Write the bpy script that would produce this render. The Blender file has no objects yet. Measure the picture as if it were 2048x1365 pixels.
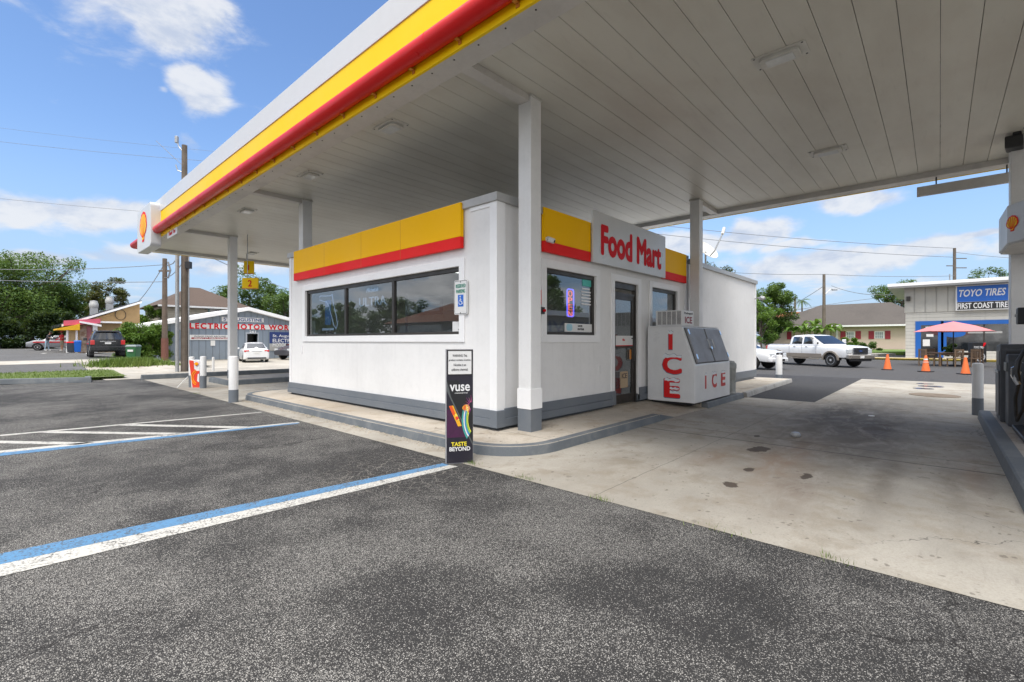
import bpy, bmesh, math, random
from mathutils import Vector, Matrix, noise as mnoise
R=math.radians
# ------------------------------------------------------------------ camera, world, sun, exposure
SC=bpy.context.scene
COL=SC.collection
CAM_H=1.40; FPX=940.0; CX=1024.0; CY=682.0
RF=940/math.hypot(855,940); RR=855/math.hypot(855,940)
FW=Vector((RF,RR,0)); RT=Vector((RR,-RF,0))      # camera forward and right in the place's own axes
cam=bpy.data.cameras.new('camera'); camo=bpy.data.objects.new('camera',cam); COL.objects.link(camo)
camo.location=(0,0,CAM_H); camo.rotation_euler=(R(90),0,math.atan2(RR,RF)-R(90))
cam.sensor_width=36; cam.lens=36*FPX/2048; cam.clip_end=3000; cam.clip_start=.05
cam.shift_y=(CY-682.5)/2048
SC.camera=camo
SC.view_settings.view_transform='Standard'; SC.view_settings.look='None'
SC.view_settings.exposure=1.42; SC.view_settings.gamma=1
SC.cycles.max_bounces=7; SC.cycles.diffuse_bounces=4; SC.cycles.glossy_bounces=3; SC.cycles.transmission_bounces=4; SC.cycles.transparent_max_bounces=10
SUN_EL=R(62); SUN_AZ=R(205)     # direction towards the sun, from +X counter-clockwise
def sund(): return Vector((math.cos(SUN_EL)*math.cos(SUN_AZ),math.cos(SUN_EL)*math.sin(SUN_AZ),math.sin(SUN_EL)))
sl=bpy.data.lights.new('sun','SUN'); sl.energy=1.15; sl.angle=R(26); sl.color=(1,.965,.91)
so=bpy.data.objects.new('sun',sl); COL.objects.link(so); so.rotation_euler=sund().to_track_quat('Z','Y').to_euler(); so.location=(0,0,40)
# ---- node helper
class N:
    def __init__(s,tree): s.t=tree; s.n=tree.nodes; s.l=tree.links
    def _in(s,sock,v):
        if v is None: return
        if isinstance(v,bpy.types.NodeSocket): s.l.new(v,sock)
        elif isinstance(v,(tuple,list)) and sock.type=='RGBA' and len(v)==3: sock.default_value=(*v,1)
        else: sock.default_value=v
    def node(s,ty,**kw):
        n=s.n.new(ty)
        for k,v in kw.items(): setattr(n,k,v)
        return n
    def m(s,op,a,b=None,c=None,clamp=False):
        n=s.node('ShaderNodeMath',operation=op); n.use_clamp=clamp
        s._in(n.inputs[0],a); s._in(n.inputs[1],b)
        if c is not None: s._in(n.inputs[2],c)
        return n.outputs[0]
    def vm(s,op,a,b=None,out=0):
        n=s.node('ShaderNodeVectorMath',operation=op); s._in(n.inputs[0],a)
        if b is not None: s._in(n.inputs[3 if op=='SCALE' else 1],b)
        return n.outputs[out]
    def noise(s,vec,scale,detail=3,rough=.55,dist=0,col=False):
        n=s.node('ShaderNodeTexNoise'); s._in(n.inputs['Vector'],vec); n.inputs['Scale'].default_value=scale
        n.inputs['Detail'].default_value=detail; n.inputs['Roughness'].default_value=rough; n.inputs['Distortion'].default_value=dist
        return n.outputs['Color' if col else 'Fac']
    def ramp(s,fac,a,b,ca=0.0,cb=1.0,smooth=True):
        n=s.node('ShaderNodeMapRange'); n.interpolation_type='SMOOTHSTEP' if smooth else 'LINEAR'
        s._in(n.inputs[0],fac); s._in(n.inputs[1],a); s._in(n.inputs[2],b); s._in(n.inputs[3],ca); s._in(n.inputs[4],cb)
        return n.outputs[0]
    def mix(s,f,a,b,bt='MIX'):
        n=s.node('ShaderNodeMix',data_type='RGBA',blend_type=bt); n.clamp_factor=True
        s._in(n.inputs[0],f); s._in(n.inputs[6],a); s._in(n.inputs[7],b); return n.outputs[2]
    def sep(s,v):
        n=s.node('ShaderNodeSeparateXYZ'); s._in(n.inputs[0],v); return n.outputs
    def comb(s,x,y,z):
        n=s.node('ShaderNodeCombineXYZ'); s._in(n.inputs[0],x); s._in(n.inputs[1],y); s._in(n.inputs[2],z); return n.outputs[0]
    def vor(s,vec,scale,feat='F1',out='Distance',rand=1):
        n=s.node('ShaderNodeTexVoronoi',feature=feat); s._in(n.inputs['Vector'],vec); n.inputs['Scale'].default_value=scale; n.inputs['Randomness'].default_value=rand
        return n.outputs[out]
    def bump(s,h,strength=.2,dist=.01):
        n=s.node('ShaderNodeBump'); n.inputs['Strength'].default_value=strength; n.inputs['Distance'].default_value=dist; s._in(n.inputs['Height'],h); return n.outputs[0]
# ---- world: Nishita sky with broken cloud, laid out by compass direction and height above the horizon
def px_dir(px,py):
    d=FW+RT*((px-CX)/FPX)+Vector((0,0,(CY-py)/FPX)); return d.normalized()
W=bpy.data.worlds.new('World'); SC.world=W; W.use_nodes=True
w=N(W.node_tree); W.node_tree.nodes.clear()
sky=w.node('ShaderNodeTexSky',sky_type='NISHITA'); sky.sun_disc=False; sky.sun_elevation=SUN_EL; sky.sun_rotation=R(90)-SUN_AZ
sky.air_density=1.25; sky.dust_density=.35; sky.ozone_density=2.2
tc=w.node('ShaderNodeTexCoord').outputs['Generated']
dn=w.vm('NORMALIZE',tc); dx,dy,dz=w.sep(dn)
az=w.m('ARCTAN2',dy,dx); el=w.m('ARCSINE',dz)
wn=w.noise(dn,3.2,4,.6,0,True)
warp=w.vm('SCALE',w.vm('SUBTRACT',wn,(.5,.5,.5)),.16)
wx,wy,wz=w.sep(warp)
BL=[(310,-15,170,65,0,.9),(345,60,85,48,-10,1.0),(240,10,80,28,0,.6),(385,172,48,32,-20,1.0),(425,190,52,30,-30,1.0),(330,203,18,10,0,.4),
    (55,405,90,32,0,1.0),(165,425,105,32,-5,1.1),(245,438,70,26,0,.9),(70,520,140,22,0,.8),(250,520,130,18,0,.6),(410,293,32,10,0,.5),(470,545,120,24,0,.6),
    (1390,470,90,24,0,.9),(1480,468,90,26,0,.9),(1560,492,70,12,0,.7),(1700,400,85,20,6,1.0),(1620,540,170,34,0,1.0),(1800,520,130,26,0,.9),(1900,495,90,12,0,.8),(1480,560,90,16,0,.6),(1960,520,90,24,0,.6)]
acc=None
for px,py,rx,ry,tilt,amp in BL:
    d=px_dir(px,py); a0=math.atan2(d.y,d.x); e0=math.asin(d.z)
    k=1/math.hypot(1,(px-CX)/FPX)
    sx=rx/FPX*k*k; sy=ry/FPX*k
    ax=w.m('SUBTRACT',w.m('ADD',az,wx),a0); ey=w.m('SUBTRACT',w.m('ADD',el,wz),e0)
    ct,st=math.cos(R(tilt)),math.sin(R(tilt))
    u=w.m('MULTIPLY_ADD',ax,ct/sx,w.m('MULTIPLY',ey,st/sx)); v=w.m('MULTIPLY_ADD',ey,ct/sy,w.m('MULTIPLY',ax,-st/sy))
    r2=w.m('ADD',w.m('MULTIPLY',u,u),w.m('MULTIPLY',v,v))
    g=w.m('MULTIPLY',w.m('EXPONENT',w.m('MULTIPLY',r2,-.9)),amp)
    acc=g if acc is None else w.m('MAXIMUM',acc,g)
stretch=w.vm('MULTIPLY',dn,(1,1,2.2))
n1=w.noise(stretch,7.5,8,.6,.3); n2=w.noise(w.vm('ADD',stretch,(.0,.0,.055)),7.5,8,.6,.3)
big=w.noise(w.vm('MULTIPLY',dn,(1,1,2.6)),2.3,6,.58,.4)
front=w.ramp(w.vm('DOT_PRODUCT',dn,tuple(FW),out=1),-.1,.55)   # broken cloud ahead, heavier unseen deck behind, made white and bright for ambient light
gen=w.m('MULTIPLY',w.ramp(big,.36,.54),w.m('SUBTRACT',1.0,front))
low=w.m('MULTIPLY',w.ramp(dz,.26,.02),w.ramp(w.noise(w.vm('MULTIPLY',dn,(1,1,7)),4,6,.6),.42,.68))
den=w.m('MAXIMUM',acc,w.m('MAXIMUM',gen,w.m('MULTIPLY',low,.55)))
dens=w.ramp(w.m('ADD',den,w.m('MULTIPLY',w.m('SUBTRACT',n1,.5),1.5)),.14,.62)
shade=w.ramp(w.m('SUBTRACT',n2,n1),-.10,.16)
thick=w.ramp(den,.75,1.15)
ccol=w.mix(shade,(3.6,3.7,3.9),(2.5,2.8,3.4))
ccol=w.mix(w.m('SUBTRACT',1.0,front),ccol,w.mix(w.ramp(n1,.38,.62),(8.2,8.0,7.8),(4.6,4.6,4.7)))
skyc=w.mix(1.0,sky.outputs[0],(0.93,1.0,1.13),'MULTIPLY')
hz=w.ramp(dz,.36,-.02)
skyc=w.mix(w.m('MULTIPLY',hz,.86),w.mix(1.0,skyc,(.70,.73,.77),'MULTIPLY'),(1.75,2.45,3.6))
fin=w.mix(w.m('MULTIPLY',dens,.93),skyc,ccol)
fin=w.mix(w.ramp(dz,.66,.90),fin,(13.0,12.6,12.0))     # added bright cap overhead, out of view, for soft light from above
bg=w.node('ShaderNodeBackground'); w._in(bg.inputs[0],fin); bg.inputs[1].default_value=.088
wo=w.node('ShaderNodeOutputWorld'); w.l.new(bg.outputs[0],wo.inputs[0])
# ------------------------------------------------------------------ mesh builder
ORG={}
class MB:
    def __init__(s,frame=None): s.v=[]; s.f=[]; s.mi=[]; s.cur=0; s.set(frame)
    def set(s,frame=None):
        if frame is None: s.o=Vector((0,0,0)); s.a=Vector((1,0,0)); s.b=Vector((0,1,0)); s.c=Vector((0,0,1))
        else:
            s.o,s.a,s.b=[Vector(q) for q in frame[:3]]; s.c=Vector(frame[3]) if len(frame)>3 else s.a.cross(s.b)
        return s
    def P(s,p): s.v.append(s.o+s.a*p[0]+s.b*p[1]+s.c*p[2]); return len(s.v)-1
    def F(s,idx): s.f.append(tuple(idx)); s.mi.append(s.cur)
    def poly(s,pts): s.F([s.P(p) for p in pts]); return s
    def box(s,x0,y0,z0,x1,y1,z1):
        i=[s.P(p) for p in ((x0,y0,z0),(x1,y0,z0),(x1,y1,z0),(x0,y1,z0),(x0,y0,z1),(x1,y0,z1),(x1,y1,z1),(x0,y1,z1))]
        for q in ((0,3,2,1),(4,5,6,7),(0,1,5,4),(1,2,6,5),(2,3,7,6),(3,0,4,7)): s.F([i[k] for k in q])
        return s
    def prism(s,pts,c0,c1,caps=True):   # outline in (a,b), thickness along c
        n=len(pts); lo=[s.P((p[0],p[1],c0)) for p in pts]; hi=[s.P((p[0],p[1],c1)) for p in pts]
        if caps: s.F(lo[::-1]); s.F(hi)
        for k in range(n): s.F((lo[k],lo[(k+1)%n],hi[(k+1)%n],hi[k]))
        return s
    def ring(s,outer,inner,c0,c1):
        n=len(outer); o0=[s.P((*p,c0)) for p in outer]; o1=[s.P((*p,c1)) for p in outer]; i0=[s.P((*p,c0)) for p in inner]; i1=[s.P((*p,c1)) for p in inner]
        for k in range(n):
            j=(k+1)%n; s.F((o0[k],o0[j],o1[j],o1[k])); s.F((i0[j],i0[k],i1[k],i1[j])); s.F((o1[k],o1[j],i1[j],i1[k])); s.F((o0[j],o0[k],i0[k],i0[j]))
        return s
    def cyl(s,p0,p1,r0,r1=None,n=12,caps=True):
        p0=Vector(p0); p1=Vector(p1); r1=r0 if r1 is None else r1
        d=(p1-p0).normalized(); t=Vector((0,0,1)) if abs(d.z)<.9 else Vector((1,0,0)); u=d.cross(t).normalized(); v=d.cross(u)
        A=[s.P(p0+(u*math.cos(2*math.pi*k/n)+v*math.sin(2*math.pi*k/n))*r0) for k in range(n)]
        B=[s.P(p1+(u*math.cos(2*math.pi*k/n)+v*math.sin(2*math.pi*k/n))*r1) for k in range(n)]
        for k in range(n): s.F((A[k],B[k],B[(k+1)%n],A[(k+1)%n]))
        if caps: s.F(A); s.F(B[::-1])
        return s
    def tube(s,pts,r,n=8,radii=None,caps=True):
        pts=[Vector(p) for p in pts]; rings=[]; up=None
        for i,p in enumerate(pts):
            d=(pts[min(i+1,len(pts)-1)]-pts[max(i-1,0)]).normalized()
            if up is None: up=Vector((0,0,1)) if abs(d.z)<.9 else Vector((1,0,0))
            u=d.cross(up).normalized(); v=u.cross(d).normalized(); up=v
            rr=radii[i] if radii else r
            rings.append([s.P(p+(u*math.cos(2*math.pi*k/n)+v*math.sin(2*math.pi*k/n))*rr) for k in range(n)])
        for A,B in zip(rings,rings[1:]):
            for k in range(n): s.F((A[k],A[(k+1)%n],B[(k+1)%n],B[k]))
        if caps: s.F(rings[0][::-1]); s.F(rings[-1])
        return s
    def lathe(s,prof,n=16,c=(0,0,0)):   # prof [(r,z)] about the c axis
        rings=[[s.P((c[0]+r*math.cos(2*math.pi*k/n),c[1]+r*math.sin(2*math.pi*k/n),c[2]+z)) for k in range(n)] for r,z in prof]
        for A,B in zip(rings,rings[1:]):
            for k in range(n): s.F((A[k],A[(k+1)%n],B[(k+1)%n],B[k]))
        s.F(rings[0][::-1]); s.F(rings[-1]); return s
    def loft(s,secs,caps=True,closed=True):
        rings=[[s.P(p) for p in q] for q in secs]; n=len(rings[0])
        for A,B in zip(rings,rings[1:]):
            for k in range(n if closed else n-1): s.F((A[k],A[(k+1)%n],B[(k+1)%n],B[k]))
        if caps: s.F(rings[0][::-1]); s.F(rings[-1])
        return s
    def grid(s,fn,nu,nv):
        g=[[s.P(fn(i/nu,j/nv)) for j in range(nv+1)] for i in range(nu+1)]
        for i in range(nu):
            for j in range(nv): s.F((g[i][j],g[i+1][j],g[i+1][j+1],g[i][j+1]))
        return s
    def build(s,name,mat,parent=None,smooth=False,bevel=0,normals=True,local=False):
        v=s.v
        if parent is not None: off=Vector((0,0,0)) if local else ORG.get(parent.as_pointer(),Vector((0,0,0)))
        elif local: off=Vector((0,0,0))
        else:
            xs=[q.x for q in v]; ys=[q.y for q in v]; off=Vector(((min(xs)+max(xs))/2,(min(ys)+max(ys))/2,min(q.z for q in v)))
        me=bpy.data.meshes.new(name); me.from_pydata([tuple(q-off) for q in v],[],s.f)
        mats=mat if isinstance(mat,(list,tuple)) else [mat]
        for m in mats: me.materials.append(m)
        if len(mats)>1: me.polygons.foreach_set('material_index',s.mi)
        if normals:
            bm=bmesh.new(); bm.from_mesh(me); bmesh.ops.recalc_face_normals(bm,faces=bm.faces); bm.to_mesh(me); bm.free()
        if smooth:
            me.polygons.foreach_set('use_smooth',[True]*len(me.polygons))
            if smooth!='all': me.set_sharp_from_angle(angle=R(35))
        o=bpy.data.objects.new(name,me); COL.objects.link(o)
        if parent is not None: o.parent=parent; ORG[o.as_pointer()]=off
        else: o.location=off; ORG[o.as_pointer()]=off
        if bevel:
            b=o.modifiers.new('bevel','BEVEL'); b.width=bevel; b.segments=2; b.limit_method='ANGLE'; b.angle_limit=R(40)
        return o
def tag(o,label,cat,group=None):
    o['label']=label; o['category']=cat
    if group: o['group']=group
    return o
def thing(name,label,cat,loc=(0,0,0),rz=0,group=None):
    o=bpy.data.objects.new(name,None); COL.objects.link(o); o.location=loc; o.rotation_euler=(0,0,rz); o.empty_display_size=.2
    ORG[o.as_pointer()]=Vector(loc) if rz==0 else Vector((0,0,0))
    return tag(o,label,cat,group)
def struct(o,kind='structure'):
    o['kind']=kind; return o
def dup(root,loc,rz=None,label=None,scale=None):
    def cp(o,par):
        c=o.copy(); COL.objects.link(c); c.parent=par
        for ch in list(o.children): cp(ch,c)
        return c
    r=cp(root,None); r.location=loc
    if rz is not None: r.rotation_euler=(0,0,rz)
    if label: r['label']=label
    if scale: r.scale=(scale,)*3
    return r
def S(x): x=min(1,max(0,x)); return x*x*(3-2*x)
def terr(X,Y):
    return .45*S((Y-22.5)/9.5)*S((7.6-X)/2.4)+.35*S((X-46)/14)*S((Y-2.5)/3)
def at(px,t,z=None,py=None):  # a point a given distance ahead of the camera
    p=FW*t+RT*((px-CX)/FPX*t); p.z=z if z is not None else CAM_H-(py-CY)*t/FPX; return p
def gp(px,py,z=0.0): return at(px,(CAM_H-z)*FPX/(py-CY),z)
# ------------------------------------------------------------------ materials
MATS={}
def newmat(name):
    m=bpy.data.materials.new(name); m.use_nodes=True; m.node_tree.nodes.clear(); n=N(m.node_tree)
    b=n.node('ShaderNodeBsdfPrincipled'); o=n.node('ShaderNodeOutputMaterial'); n.l.new(b.outputs[0],o.inputs[0])
    MATS[name]=m; return m,n,b,o
def OC(n): return n.node('ShaderNodeTexCoord').outputs['Object']
def GP(n): return n.node('ShaderNodeNewGeometry').outputs['Position']
def paint(name,col,rough=.5,metal=0,dirt=.10,dscale=1.3,bump=0,streak=0,emit=0,spec=.5,dirtcol=None,coat=0):
    if name in MATS: return MATS[name]
    m,n,b,o=newmat(name); v=OC(n)
    d=n.noise(v,dscale,6,.65); f=n.m('MULTIPLY',n.ramp(d,.38,.72),dirt*2.0)
    dc=dirtcol or tuple(c*.55 for c in col)
    c=n.mix(f,col,dc)
    fine=n.noise(v,dscale*14,3,.6); c=n.mix(n.m('MULTIPLY',n.ramp(fine,.45,.75),dirt*.7),c,dc)
    if streak:
        sv=n.vm('MULTIPLY',GP(n),(9,9,.45)); s_=n.noise(sv,1.0,5,.7); c=n.mix(n.m('MULTIPLY',n.ramp(s_,.5,.8),streak),c,tuple(x*.5 for x in col))
    n._in(b.inputs['Base Color'],c); n._in(b.inputs['Roughness'],n.ramp(d,.3,.7,max(0,rough-.08),min(1,rough+.1)))
    b.inputs['Metallic'].default_value=metal; b.inputs['Specular IOR Level'].default_value=spec
    if coat: b.inputs['Coat Weight'].default_value=coat; b.inputs['Coat Roughness'].default_value=.06
    if bump: n._in(b.inputs['Normal'],n.bump(n.noise(v,60,3),bump,.004))
    if emit: n._in(b.inputs['Emission Color'],col); b.inputs['Emission Strength'].default_value=emit
    return m
def asphalt(name,base=(.028,.0275,.028),stone=(.47,.455,.43),amt=.6,dark=1.0):
    m,n,b,o=newmat(name); p=GP(n)
    big=n.noise(p,.34,5,.6,.3); mid=n.noise(p,1.7,4,.6); fine=n.noise(p,160,2,.6)
    vd=n.vor(p,134); vc=n.sep(n.vor(p,134,'F1','Color'))[0]
    vd2=n.vor(p,230); vc2=n.sep(n.vor(p,230,'F1','Color'))[1]
    wear=n.m('MULTIPLY_ADD',n.m('SUBTRACT',n.m('ADD',n.m('MULTIPLY',big,.66),n.m('MULTIPLY',mid,.34)),.5),1.35,.5)           # worn patches show more stone
    thr=n.ramp(wear,.36,.62,.88,.32,True)
    sel=n.m('MULTIPLY',n.ramp(vc,n.m('SUBTRACT',thr,.1),n.m('ADD',thr,.1)),n.ramp(vd,.50,.30))
    sel2=n.m('MULTIPLY',n.ramp(vc2,n.m('SUBTRACT',thr,.06),n.m('ADD',thr,.14)),n.ramp(vd2,.5,.3))
    bc=n.mix(fine,tuple(x*.5 for x in base),tuple(x*1.7 for x in base))
    bc=n.mix(n.ramp(wear,.3,.62),bc,n.mix(1.0,bc,(.62,.62,.62),'ADD') if False else n.mix(.55,bc,(.038,.037,.0365)))
    sc=n.mix(vc2,tuple(x*.45 for x in stone),stone)
    c=n.mix(n.m('MULTIPLY',n.m('MAXIMUM',sel,n.m('MULTIPLY',sel2,.7)),amt*1.5),bc,sc)
    cr=n.vor(n.vm('ADD',p,n.vm('SCALE',n.noise(p,2.2,4,.7,0,True),.5)),.55,'DISTANCE_TO_EDGE')
    crack=n.m('MULTIPLY',n.ramp(cr,.010,.0),n.ramp(n.noise(p,.5,2),.50,.60))
    c=n.mix(n.m('MULTIPLY',crack,.75),c,(.016,.015,.015))
    # crazed area by the corner of the walk
    X,Y,Z=n.sep(p); dd=n.m('SQRT',n.m('ADD',n.m('POWER',n.m('SUBTRACT',X,3.0),2),n.m('POWER',n.m('SUBTRACT',Y,4.2),2)))
    cz=n.vor(n.vm('ADD',p,n.vm('SCALE',n.noise(p,6,3,.6,0,True),.12)),8,'DISTANCE_TO_EDGE')
    c=n.mix(n.m('MULTIPLY',n.ramp(cz,.035,.0),n.ramp(dd,1.3,.4,0,.6)),c,(.30,.28,.25))
    stain=n.ramp(n.noise(p,.9,5,.65,.8),.62,.74); c=n.mix(n.m('MULTIPLY',stain,.42),c,(.032,.031,.031))
    pale=n.ramp(n.noise(n.vm('MULTIPLY',p,(1,1.6,1)),2.6,6,.7,.5),.70,.76); c=n.mix(n.m('MULTIPLY',pale,.30),c,(.40,.38,.35))
    n._in(b.inputs['Base Color'],c); b.inputs['Roughness'].default_value=.9; b.inputs['Specular IOR Level'].default_value=.2
    c=n.mix(n.m('MULTIPLY',n.ramp(n.noise(n.vm('MULTIPLY',p,(.25,1.2,1)),1.1,5,.7,.6),.58,.72),.30),c,(.022,.022,.025))
    h=n.m('ADD',n.m('MULTIPLY',vd,-.6),n.m('MULTIPLY',fine,.5))
    n._in(b.inputs['Normal'],n.bump(h,.55,.004))
    return m
def concrete(name,col=(.42,.39,.34),joints=(),spots=(),smear=(),rough=.85):
    m,n,b,o=newmat(name); p=GP(n); X,Y,Z=n.sep(p)
    big=n.noise(p,.45,6,.62,.4); mid=n.noise(p,2.4,6,.68,.3); fine=n.noise(p,70,4,.7)
    c=n.mix(n.ramp(big,.3,.7),tuple(x*.74 for x in col),tuple(x*1.12 for x in col))
    c=n.mix(n.m('MULTIPLY',n.ramp(mid,.46,.68),.6),c,tuple(x*q for x,q in zip(col,(.62,.56,.48))))
    c=n.mix(n.m('MULTIPLY',n.ramp(fine,.35,.75),.35),c,tuple(x*.55 for x in col))
    pit=n.vor(p,34); pc=n.sep(n.vor(p,34,'F1','Color'))[0]
    worn=n.ramp(n.noise(n.vm('ADD',p,(7,3,0)),.8,4,.6),.45,.62)
    c=n.mix(n.m('MULTIPLY',n.m('MULTIPLY',n.ramp(pit,.34,.18),n.ramp(pc,.6,.7)),n.m('MULTIPLY',worn,.55)),c,tuple(x*.5 for x in col))
    vs=n.sep(n.vor(p,4.6,'F1','Color'))[1]; vd=n.vor(n.vm('ADD',p,n.vm('SCALE',n.noise(p,9,3,.6,0,True),.12)),4.6)
    c=n.mix(n.m('MULTIPLY',n.m('MULTIPLY',n.ramp(vd,.20,.12),n.ramp(vs,.74,.76)),.45),c,(.10,.085,.07))
    vs=n.sep(n.vor(p,9.5,'F1','Color'))[0]; vd=n.vor(n.vm('ADD',n.vm('MULTIPLY',p,(1,1.5,1)),n.vm('SCALE',n.noise(p,14,3,.6,0,True),.10)),9.5)
    c=n.mix(n.m('MULTIPLY',n.m('MULTIPLY',n.ramp(vd,.26,.16),n.ramp(vs,.80,.83)),.6),c,(.09,.075,.06))
    scr=n.noise(n.vm('MULTIPLY',p,(2.2,16,1)),2.0,6,.75,.8); c=n.mix(n.m('MULTIPLY',n.m('MULTIPLY',n.ramp(scr,.56,.66),n.ramp(n.noise(p,.7,3,.6),.42,.62)),.40),c,(.17,.145,.12))
    grit=n.vor(p,150); c=n.mix(n.m('MULTIPLY',n.ramp(grit,.42,.2),.16),c,tuple(min(1,x*1.5) for x in col))
    wv=n.vm('ADD',p,n.vm('SCALE',n.vm('SUBTRACT',n.noise(p,2.6,5,.65,0,True),(.5,.5,.5)),.30)); wX,wY,_=n.sep(wv)
    blot=n.ramp(n.noise(n.vm('MULTIPLY',p,(1,2.2,1)),1.9,8,.72,.6),.34,.60,.25,1.0)
    for (sx,sy,rx,ry,am,cc) in smear:
        u=n.m('DIVIDE',n.m('SUBTRACT',wX,sx),rx); v=n.m('DIVIDE',n.m('SUBTRACT',wY,sy),ry)
        g=n.m('MULTIPLY',n.m('EXPONENT',n.m('MULTIPLY',n.m('ADD',n.m('MULTIPLY',u,u),n.m('MULTIPLY',v,v)),-1.0)),blot)
        c=n.mix(n.m('MULTIPLY',g,min(1,am*1.35)),c,cc)
    for (sx,sy,rx,ry) in spots:
        u=n.m('DIVIDE',n.m('SUBTRACT',wX,sx+.0),rx); v=n.m('DIVIDE',n.m('SUBTRACT',wY,sy+.0),ry)
        g=n.ramp(n.m('ADD',n.m('MULTIPLY',u,u),n.m('MULTIPLY',v,v)),1.15,.75)
        c=n.mix(n.m('MULTIPLY',g,.92),c,(.060,.045,.034))
    jw=n.noise(p,5,3,.6); jn=None
    for (ax,val,wd) in joints:
        s_=X if ax=='x' else Y
        d=n.m('ABSOLUTE',n.m('SUBTRACT',n.m('ADD',s_,n.m('MULTIPLY',n.m('SUBTRACT',jw,.5),.035)),val)); g=n.ramp(d,wd*1.3,wd*.4)
        jn=g if jn is None else n.m('MAXIMUM',jn,g)
    h=n.m('MULTIPLY',fine,.5)
    cr=n.vor(n.vm('ADD',p,n.vm('SCALE',n.noise(p,1.2,5,.7,0,True),.5)),.32,'DISTANCE_TO_EDGE')
    crack=n.m('MULTIPLY',n.ramp(cr,.002,.0),n.ramp(n.noise(p,.35,2),.56,.62))
    if jn is not None: crack=n.m('MAXIMUM',crack,jn)
    c=n.mix(n.m('MULTIPLY',crack,.8),c,(.05,.045,.038)); h=n.m('SUBTRACT',h,crack)
    n._in(b.inputs['Base Color'],c); n._in(b.inputs['Roughness'],n.ramp(mid,.3,.7,rough-.12,rough+.05)); b.inputs['Specular IOR Level'].default_value=.35
    n._in(b.inputs['Normal'],n.bump(h,.35,.004)); return m
def glass(name,tint=(.60,.66,.68),dark=.45,refl=.32,rough=.01):
    m,n,b,o=newmat(name); n.n.remove(b)
    tr=n.node('ShaderNodeBsdfTransparent'); n._in(tr.inputs[0],tuple(x*dark for x in tint))
    gl=n.node('ShaderNodeBsdfGlossy'); gl.inputs['Roughness'].default_value=rough; n._in(gl.inputs[0],(.9,.93,.95))
    fr=n.node('ShaderNodeFresnel'); fr.inputs[0].default_value=1.5
    f=n.m('MULTIPLY',n.m('MULTIPLY_ADD',fr.outputs[0],1.7,refl,clamp=True),n.m('SUBTRACT',1.0,n.node('ShaderNodeNewGeometry').outputs['Backfacing']))
    mx=n.node('ShaderNodeMixShader'); n._in(mx.inputs[0],f); n.l.new(tr.outputs[0],mx.inputs[1]); n.l.new(gl.outputs[0],mx.inputs[2]); n.l.new(mx.outputs[0],o.inputs[0])
    return m
def leafmat(name,c0=(.035,.075,.018),c1=(.085,.15,.035),c2=(.16,.22,.05)):
    m,n,b,o=newmat(name); r=n.node('ShaderNodeNewGeometry').outputs['Random Per Island']; p=OC(n)
    k=n.noise(p,.55,4,.6)
    c=n.mix(r,c0,c1); c=n.mix(n.m('MULTIPLY',n.ramp(k,.42,.68),.8),c,n.mix(r,c1,c2)); 
    n._in(b.inputs['Base Color'],c); b.inputs['Roughness'].default_value=.55; b.inputs['Specular IOR Level'].default_value=.35
    t=n.node('ShaderNodeBsdfTranslucent'); n._in(t.inputs[0],n.mix(.5,c,(.22,.30,.04)))
    mx=n.node('ShaderNodeMixShader'); mx.inputs[0].default_value=.28; n.l.new(b.outputs[0],mx.inputs[1]); n.l.new(t.outputs[0],mx.inputs[2]); n.l.new(mx.outputs[0],o.inputs[0])
    return m
def glow(name,col,st):
    m,n,b,o=newmat(name); b.inputs['Base Color'].default_value=(*col,1); n._in(b.inputs['Emission Color'],col); b.inputs['Emission Strength'].default_value=st; return m
M={}
M['white']=paint('white_stucco',(.79,.785,.775),.8,dirt=.10,dscale=.7,bump=.35,streak=.13)
M['trim']=paint('white_trim_paint',(.84,.84,.84),.5,dirt=.05,dscale=2)
M['colw']=paint('white_column_paint',(.74,.74,.735),.5,dirt=.10,dscale=2.2,streak=.10)
M['grey']=paint('grey_plinth_paint',(.135,.155,.18),.6,dirt=.18,dscale=2.5,bump=.2,dirtcol=(.21,.22,.23))
M['kerb']=paint('grey_kerb_paint',(.105,.12,.135),.75,dirt=.22,dscale=4,bump=.5,dirtcol=(.24,.25,.25))
M['coping']=paint('aluminium_coping',(.42,.42,.41),.45,dirt=.12,metal=.2)
M['yellow']=paint('yellow_fascia_panel',(.90,.60,.0),.45,dirt=.03,dscale=.7,spec=.2)
M['yel2']=paint('yellow_store_panel',(.93,.50,.0),.5,dirt=.03,dscale=.7,spec=.12)
M['red']=paint('red_fascia_panel',(.80,.022,.02),.5,dirt=.03,dscale=.7,spec=.12)
M['redtube']=paint('red_tube_plastic',(.62,.006,.006),.35,dirt=.06,dscale=1.6,spec=.3)
M['fwhite']=paint('white_fascia_panel',(.60,.61,.62),.4,dirt=.05,dscale=.6)
M['beam']=paint('canopy_beam_paint',(.58,.56,.53),.55,dirt=.16,dscale=1.2,streak=.08)
M['clip']=paint('orange_clip',(.55,.20,.02),.5)
M['soffit_l']=paint('light_casing',(.60,.59,.55),.5,dirt=.15,dscale=5)
M['lens']=paint('lamp_lens',(.66,.68,.68),.15,dirt=.12,dscale=9)
M['black']=paint('black_metal',(.018,.018,.02),.45,dirt=.1)
M['bronze']=paint('dark_bronze_frame',(.055,.05,.045),.4,metal=.4,dirt=.15,dscale=5)
M['rubber']=paint('tyre_rubber',(.022,.022,.023),.8,dirt=.2,dscale=8)
M['chrome']=paint('chrome_metal',(.62,.63,.65),.18,metal=1,dirt=.08)
M['steel']=paint('galvanised_steel',(.42,.43,.44),.42,metal=.6,dirt=.2,dscale=6)
M['stainless']=paint('grey_door_steel',(.27,.275,.29),.55,metal=.1,dirt=.12,dscale=3,spec=.3)
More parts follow.
